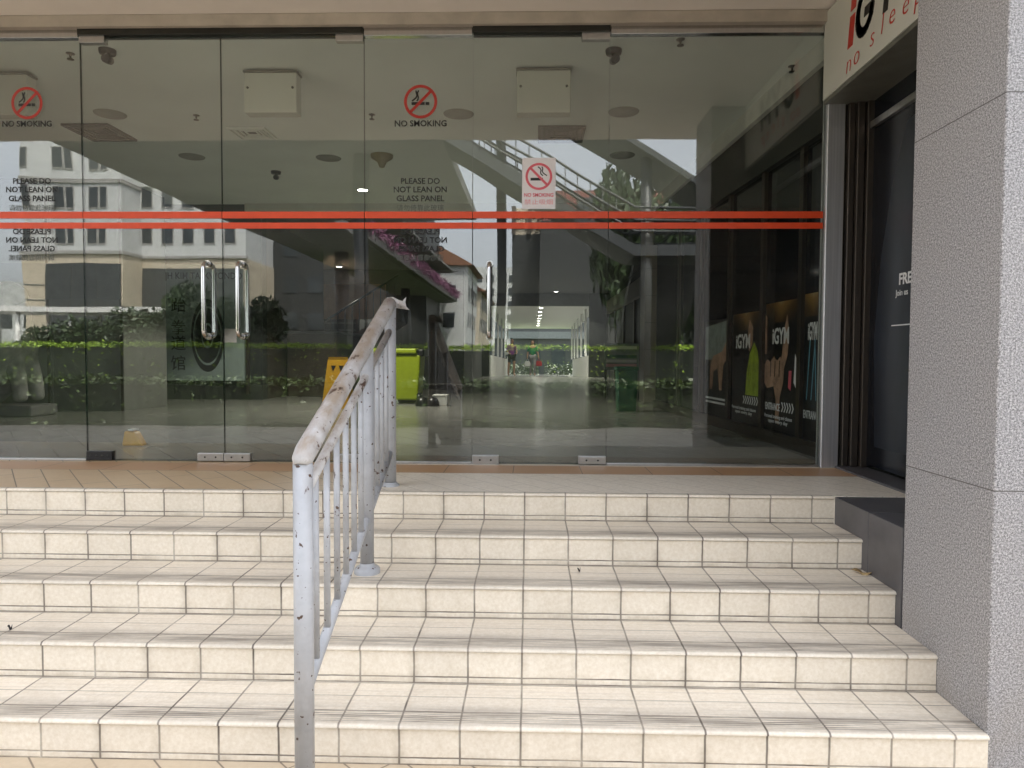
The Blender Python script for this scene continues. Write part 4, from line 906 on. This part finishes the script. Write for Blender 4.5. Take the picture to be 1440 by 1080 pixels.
# ================================================================== the street behind the camera (seen mirrored in the glass)
def hedge(x0, x1, y, dep, h, n, label, mt='hedge'):
    k = MB(); k.leaves(lambda: (random.uniform(x0, x1), random.choice((-1, 1, random.uniform(-1, 1)))*dep/2*random.uniform(.8, 1.1), random.uniform(.05, h)), n//3, .055)
    k.leaves(lambda: (random.uniform(x0, x1), random.uniform(-dep/2, dep/2), h+random.gauss(0, .05)), n, .055)
    t = thing('hedge', label, 'hedge', (0, y, 0)); k.build('leaves', M[mt], t)
    c = MB().box(x0, x1, -dep*.38, dep*.38, 0, h*.93).build('shade_core', M['hedgecore'], t)  # solid box coloured dark for the shade between the leaves
hedge(-13, 9, -4.7, .7, .82, 7000, 'low trimmed hedge along the near kerb of the street', 'lowhedge')
hedge(-22, 14, -16.9, .9, 1.66, 9000, 'tall bright trimmed hedge along the far side of the street')
# white office block
a = rf(35, 352, -52); b = rf(171, 352, -52); zc = a.z
ob = thing('office_block', 'white office block with paired dark windows across the street', 'building', (a.x, -52, 0)); W_ = b.x-a.x
MB().box(0, W_, -14, 0, zc, 30).build('wall', M['office'], ob); MB().box(-.1, W_+.1, -14, .1, 0, zc-.302).build('ground_storey', M['officebeige'], ob); MB().box(-.2, W_+.2, -14.1, .25, zc-.3, zc-.001).build('cornice', M['kerb'], ob)
zb2 = rf(100, 262-4, -52).z; MB().box(-.1, W_+.1, -14, .12, zb2+.1, zb2+.45).build('band', M['kerb'], ob)
WR = rf(345, 352, -55).x-a.x
MB().box(W_+.02, WR, -15, -3, zc-.3, 30).build('wing', M['office'], ob); MB().box(W_+.02, WR+.1, -15, -2.9, 0, zc-.302).build('wing_base', M['officebeige'], ob); MB().box(W_+.12, WR+.2, -2.998, -2.75, zc-.3, zc-.05).build('cornice', M['kerb'], ob)
xs = [(34, 42), (77, 89), (93, 101), (124, 136), (140, 148)]
for r_, (ya, yb) in enumerate(((208, 236), (262, 290), (314, 341))):
    for xa, xb in xs:
        p0, p1 = rf(xa, yb, -52), rf(xb, ya, -52)
        f = MB().box(p0.x-a.x-.08, p1.x-a.x+.08, .001, .06, p0.z-.12, p1.z+.08).build('window', M['kerb'], ob); MB().box(p0.x-a.x, p1.x-a.x, .061, .075, p0.z, p1.z).build('pane', M['winglass'], f)
    for xa, xb in ((200, 214), (230, 244), (259, 272), (288, 301), (317, 330)):
        p0, p1 = rf(xa, yb, -55), rf(xb, ya, -55); f = MB().box(p0.x-a.x-.08, p1.x-a.x+.08, -2.999, -2.95, p0.z-.12, p1.z+.08).build('window', M['kerb'], ob); MB().box(p0.x-a.x, p1.x-a.x, -2.949, -2.93, p0.z, p1.z).build('pane', M['winglass'], f)
zs_ = rf(100, 370, -52).z; xs0 = rf(66, 400, -52).x-a.x
for i in range(3): q0 = xs0+(W_-xs0)*i/3; MB().box(q0+.02, q0+(W_-xs0)/3-.05, .102, .2, .3, zs_).build('shutter', M['darkshutter'], ob)
for i in range(4): q0 = W_+.2+(WR-W_-.3)*i/4; MB().box(q0, q0+(WR-W_-.3)/4-.07, -2.898, -2.8, .3, zs_-.1).build('shutter', M['darkshutter'], ob)
for i in range(6): MB().box(-.1, xs0-.1, .101, .13, .6+i*1.35, .68+i*1.35).build('siding_line', M['shutter'], ob)
ow = thing('pale_tower', 'plain pale tower rising beyond the office block at the far left', 'building', (a.x-14, -66, 0)); MB().box(-4, 13.5, -8, 0, 0, 9).build('wall', M['office'], ow)
for i in range(5): MB().box(-2+i*2.8, -.4+i*2.8, .001, .05, 4, 6).build('window', M['winglass'], ow)
# covered walkway
cw = thing('covered_walkway', 'white roofed covered walkway on posts across the street', 'walkway', (-16, -24.5, 0))
MB().box(-11, 3.2, -1.4, 1.4, 3.25, 3.5).build('roof', M['white'], cw)
for i in range(6):
    for y in (-1.1, 1.1): MB().tube([(-10+i*2.5, y, 0), (-10+i*2.5, y, 3.25)], .09, 10).build('post', M['white'], cw)
# shophouses running away down the side street
for i, (xw, y0, y1, h, lb, mt) in enumerate(((-7.4, -72, -86, 11.5, 'white gabled shophouse nearest on the side street', 'office'), (-7.0, -86.5, -112, 9.8, 'row shophouse with clay roof along the side street', 'officebeige'))):
    t = thing('shophouse', lb, 'building', (xw, y0, 0), 0, 'shophouses down the side street')
    MB().box(-9, 0, y1-y0, 0, 0, h).build('wall', M[mt], t); MB().prism([Vector(v) for v in ((.8, h+.002), (-9.8, h+.002), (-4.5, h+3))], lambda p: (p.x, .5, p.y), lambda p: (p.x, y1-y0-.4, p.y)).build('roof', M['roof'], t)
    for j in range(int((y0-y1)/3.2)):
        for z in (1.2, 4.6, 7.6): MB().box(.001, .08, -2.6-j*3.2, -1.0-j*3.2, z, z+1.7).build('window', M['winglass'], t)
    for xx in (-7.5, -5, -2.5):
        for z in (4.6, 7.6): MB().box(xx, xx+1.2, .001, .06, z, z+1.7).build('window', M['winglass'], t)
tb = thing('apartment_tower', 'tall pale blue grey apartment block far down the side street', 'building', (-4, -150, 0)); MB().box(-10, 7, -12, 0, 0, 21).build('wall', M['office'], tb)
for r_ in range(6):
    for c_ in range(6): MB().box(-9.2+c_*2.7, -7.4+c_*2.7, .001, .1, 2+r_*3.1, 3.7+r_*3.1).build('window', M['winglass'], tb)
bd2 = thing('beige_block', 'beige banded block with dark uprights straight across the street', 'building', (0, -44, 0)); p0, p1 = rf(722, 330, -44), rf(835, 293, -44)
MB().box(p0.x, p1.x, -10, 0, p0.z, p1.z).build('wall', M['officebeige'], bd2); MB().box(p0.x-.1, p1.x+.1, -10.1, .1, 0, p0.z-.002).build('lower_storeys', M['darkwall'], bd2)
for i in range(6): x = p0.x+(p1.x-p0.x)*i/5; MB().box(x-.15, x+.15, .101, .3, p0.z, p1.z+.1).build('upright', M['bronze'], bd2)
for zz in (p0.z+.5, p0.z+1.3): MB().box(p0.x, p1.x, .001, .12, zz, zz+.12).build('band', M['track'], bd2)
a_, b_ = rf(352, 400, -62), rf(600, 296, -62)
dk = thing('sky_blocker', 'added dark grey block behind the footbridge deck covering bright sky', 'building', (a_.x, -62, 0)); MB().box(0, b_.x-a_.x, -10, 0, 0, b_.z).build('wall', M['darkwall'], dk)  # added block, hides the bright sky gap in the reflection
for i in range(6):
    for z in (4, 7.5, 11): MB().box(1+i*2.4, 2.4+i*2.4, .001, .06, z, z+1.6).build('window', M['winglass'], dk)
mr = thing('maroon_building', 'maroon rendered building beyond the footbridge stair', 'building', (rf(850, 300, -40).x, -40, 0)); MB().box(-4.3, 6.1, -10.1, .15, 0, 10.4).build('ground_storey', M['darkwall'], mr); MB().box(-4.2, 6, -10, 0, 0, rf(850, 268, -40).z).build('wall', M['maroon'], mr)
for i in range(5): MB().box(-3.6+i*1.9, -2.5+i*1.9, .001, .06, 10.9, 12.0).build('window', M['winglass'], mr)
# footbridge with stair
fbx = thing('footbridge', 'concrete footbridge with covered stair and flower planters over the street', 'footbridge', (-2.5, -11, 0))
Z1 = 7.3
MB().box(-11, -6.3, -60, -12.002, Z1, Z1+.45).build('deck', M['conc_dark'], fbx)
MB().box(-11, 0, -12, 0, Z1, Z1+.4).build('landing', M['conc_dark'], fbx)  # depth stretched so the underside blocks reflected sky
MB().box(-11, -6.3, -60, -3.2, Z1+3.2, Z1+3.4).build('deck_roof', M['conc_dark'], fbx)
MB().box(-6.29, -5.9, -60, -16, Z1+.1, Z1+.75).build('planter', M['conc_dark'], fbx)
k = MB(); k.leaves(lambda: (-5.95+random.gauss(0, .25), random.uniform(-60, -16), Z1+.75+random.gauss(0, .22)), 6000, .10); k.build('planter_flowers', M['flower'], fbx)
FL, SL = 5.3, .60; ZL = Z1-FL*SL
MB().prism([Vector(v) for v in ((0, Z1), (FL, ZL), (FL, ZL+.3), (0, Z1+.4))], lambda p: (p.x, 0, p.y), lambda p: (p.x, -2.2, p.y)).build('flight', M['bridge_paint'], fbx)
MB().box(FL+.002, FL+2.6, -2.2, 0, ZL, ZL+.3).build('half_landing', M['bridge_paint'], fbx)
MB().prism([Vector(v) for v in ((-2.202, ZL), (-9, .02), (-9, .35), (-2.202, ZL+.32))], lambda p: (FL+.3, p.x, p.y), lambda p: (FL+2.5, p.x, p.y)).build('flight', M['bridge_paint'], fbx)
MB().prism([Vector(v) for v in ((-1, Z1+3.0), (0, Z1+2.9), (FL+2.6, Z1+2.9-(FL+2.6)*SL), (FL+2.6, Z1+3.08-(FL+2.6)*SL), (0, Z1+3.08), (-1, Z1+3.2))], lambda p: (p.x, .2, p.y), lambda p: (p.x, -2.4, p.y)).build('stair_roof', M['bridge_paint'], fbx)
for y in (0.0, -2.2):
    for dz in (.55, .85, 1.2): MB().tube([(-3, y, Z1+.1+dz), (0, y, Z1+.1+dz), (FL, y, ZL+.1+dz), (FL+2.6, y, ZL+.1+dz)], .04, 8).build('stair_rail', M['bridge_paint'], fbx)
    for i in range(24): x = (FL+2.6)*i/23; zz = Z1-min(x, FL)*SL; MB().tube([(x, y, zz+.3), (x, y, zz+1.3)], .018, 6).build('stair_baluster', M['bridge_paint'], fbx)
for x, y, zt_, r in ((-2.6, -1.6, Z1, .22), (-8.6, -22, Z1, .4), (-8.6, -44, Z1, .4), (1.55, -2.5, Z1+2.9-1.55*SL, .16), (FL+.35, -.25, Z1+2.9-(FL+.35)*SL, .16), (FL+2.3, -.25, Z1+2.9-(FL+2.3)*SL, .16)):
    MB().tube([(x, y, 0), (x, y, zt_)], r, 14).build('column', M['bridge_paint'], fbx)
# trees
def tree(label, loc, h, r, n, bark, rz=0, src=None, trunk=True, zc=None):
    if src:
        t = copy_tree(src); t.location = loc; t.rotation_euler.z = rz; t['label'] = label; s = r/src['crown_radius']; t.scale = (s, s, h/src['crown_height']); return t
    t = thing('tree', label, 'tree', loc, rz, 'street trees behind the camera'); t['crown_radius'] = r; t['crown_height'] = h
    pts = [(0, 0, -.1), (.05, 0, h*.2), (-.05, .1, h*.4), (.1, 0, h*.6), (.05, .1, h*.85)]; tr = MB().tube(pts, [.26, .2, .17, .12, .04], 12)
    cl = []
    for i in range(9):
        a = i*2.4; z = h*(.42+.05*i); e_ = (r*.7*cos(a), r*.7*sin(a), z+h*.13); tr.tube([(0, .05, z), (r*.3*cos(a), r*.3*sin(a), z+h*.05), e_], [.09, .06, .02], 8); cl.append(e_)
    tr.build('trunk', M[bark], t)
    cl += [(random.gauss(0, r*.42), random.gauss(0, r*.42), h*random.uniform(.42, 1.0)) for _ in range(22)]
    k = MB()
    for c_ in cl:
        rr = r*random.uniform(.28, .44)
        def f(c_=c_, rr=rr):
            d = Vector((random.gauss(0,1), random.gauss(0,1), random.gauss(0,.8))).normalized()*rr*random.random()**.35; return (c_[0]+d.x, c_[1]+d.y, c_[2]+d.z*.8)
        k.leaves(f, n//len(cl), .12)
    k.build('crown', M['leaf'], t); return t
T1 = tree('dense dark street tree just left of the office block awning', (rf(100, 400, -23.5).x, -23.5, 0), 2.3, 2.3, 17000, 'bark')
for px, y, h, r, rz, lb in ((235, -23, 2.6, 2.4, 1.1, 'dense dark street tree before the middle of the office block'), (325, -24, 3.6, 2.4, 2.2, 'dense dark street tree at the corner wing of the office block'),
        (925, -25, 8.2, 2.5, 2.7, 'dense street tree before the maroon building'), (1030, -24, 8.6, 2.8, 5.6, 'dense street tree at the foot of the covered stair')):
    tree(lb, (rf(px, 400, y).x, y, 0), h, r, 0, '', rz, T1)
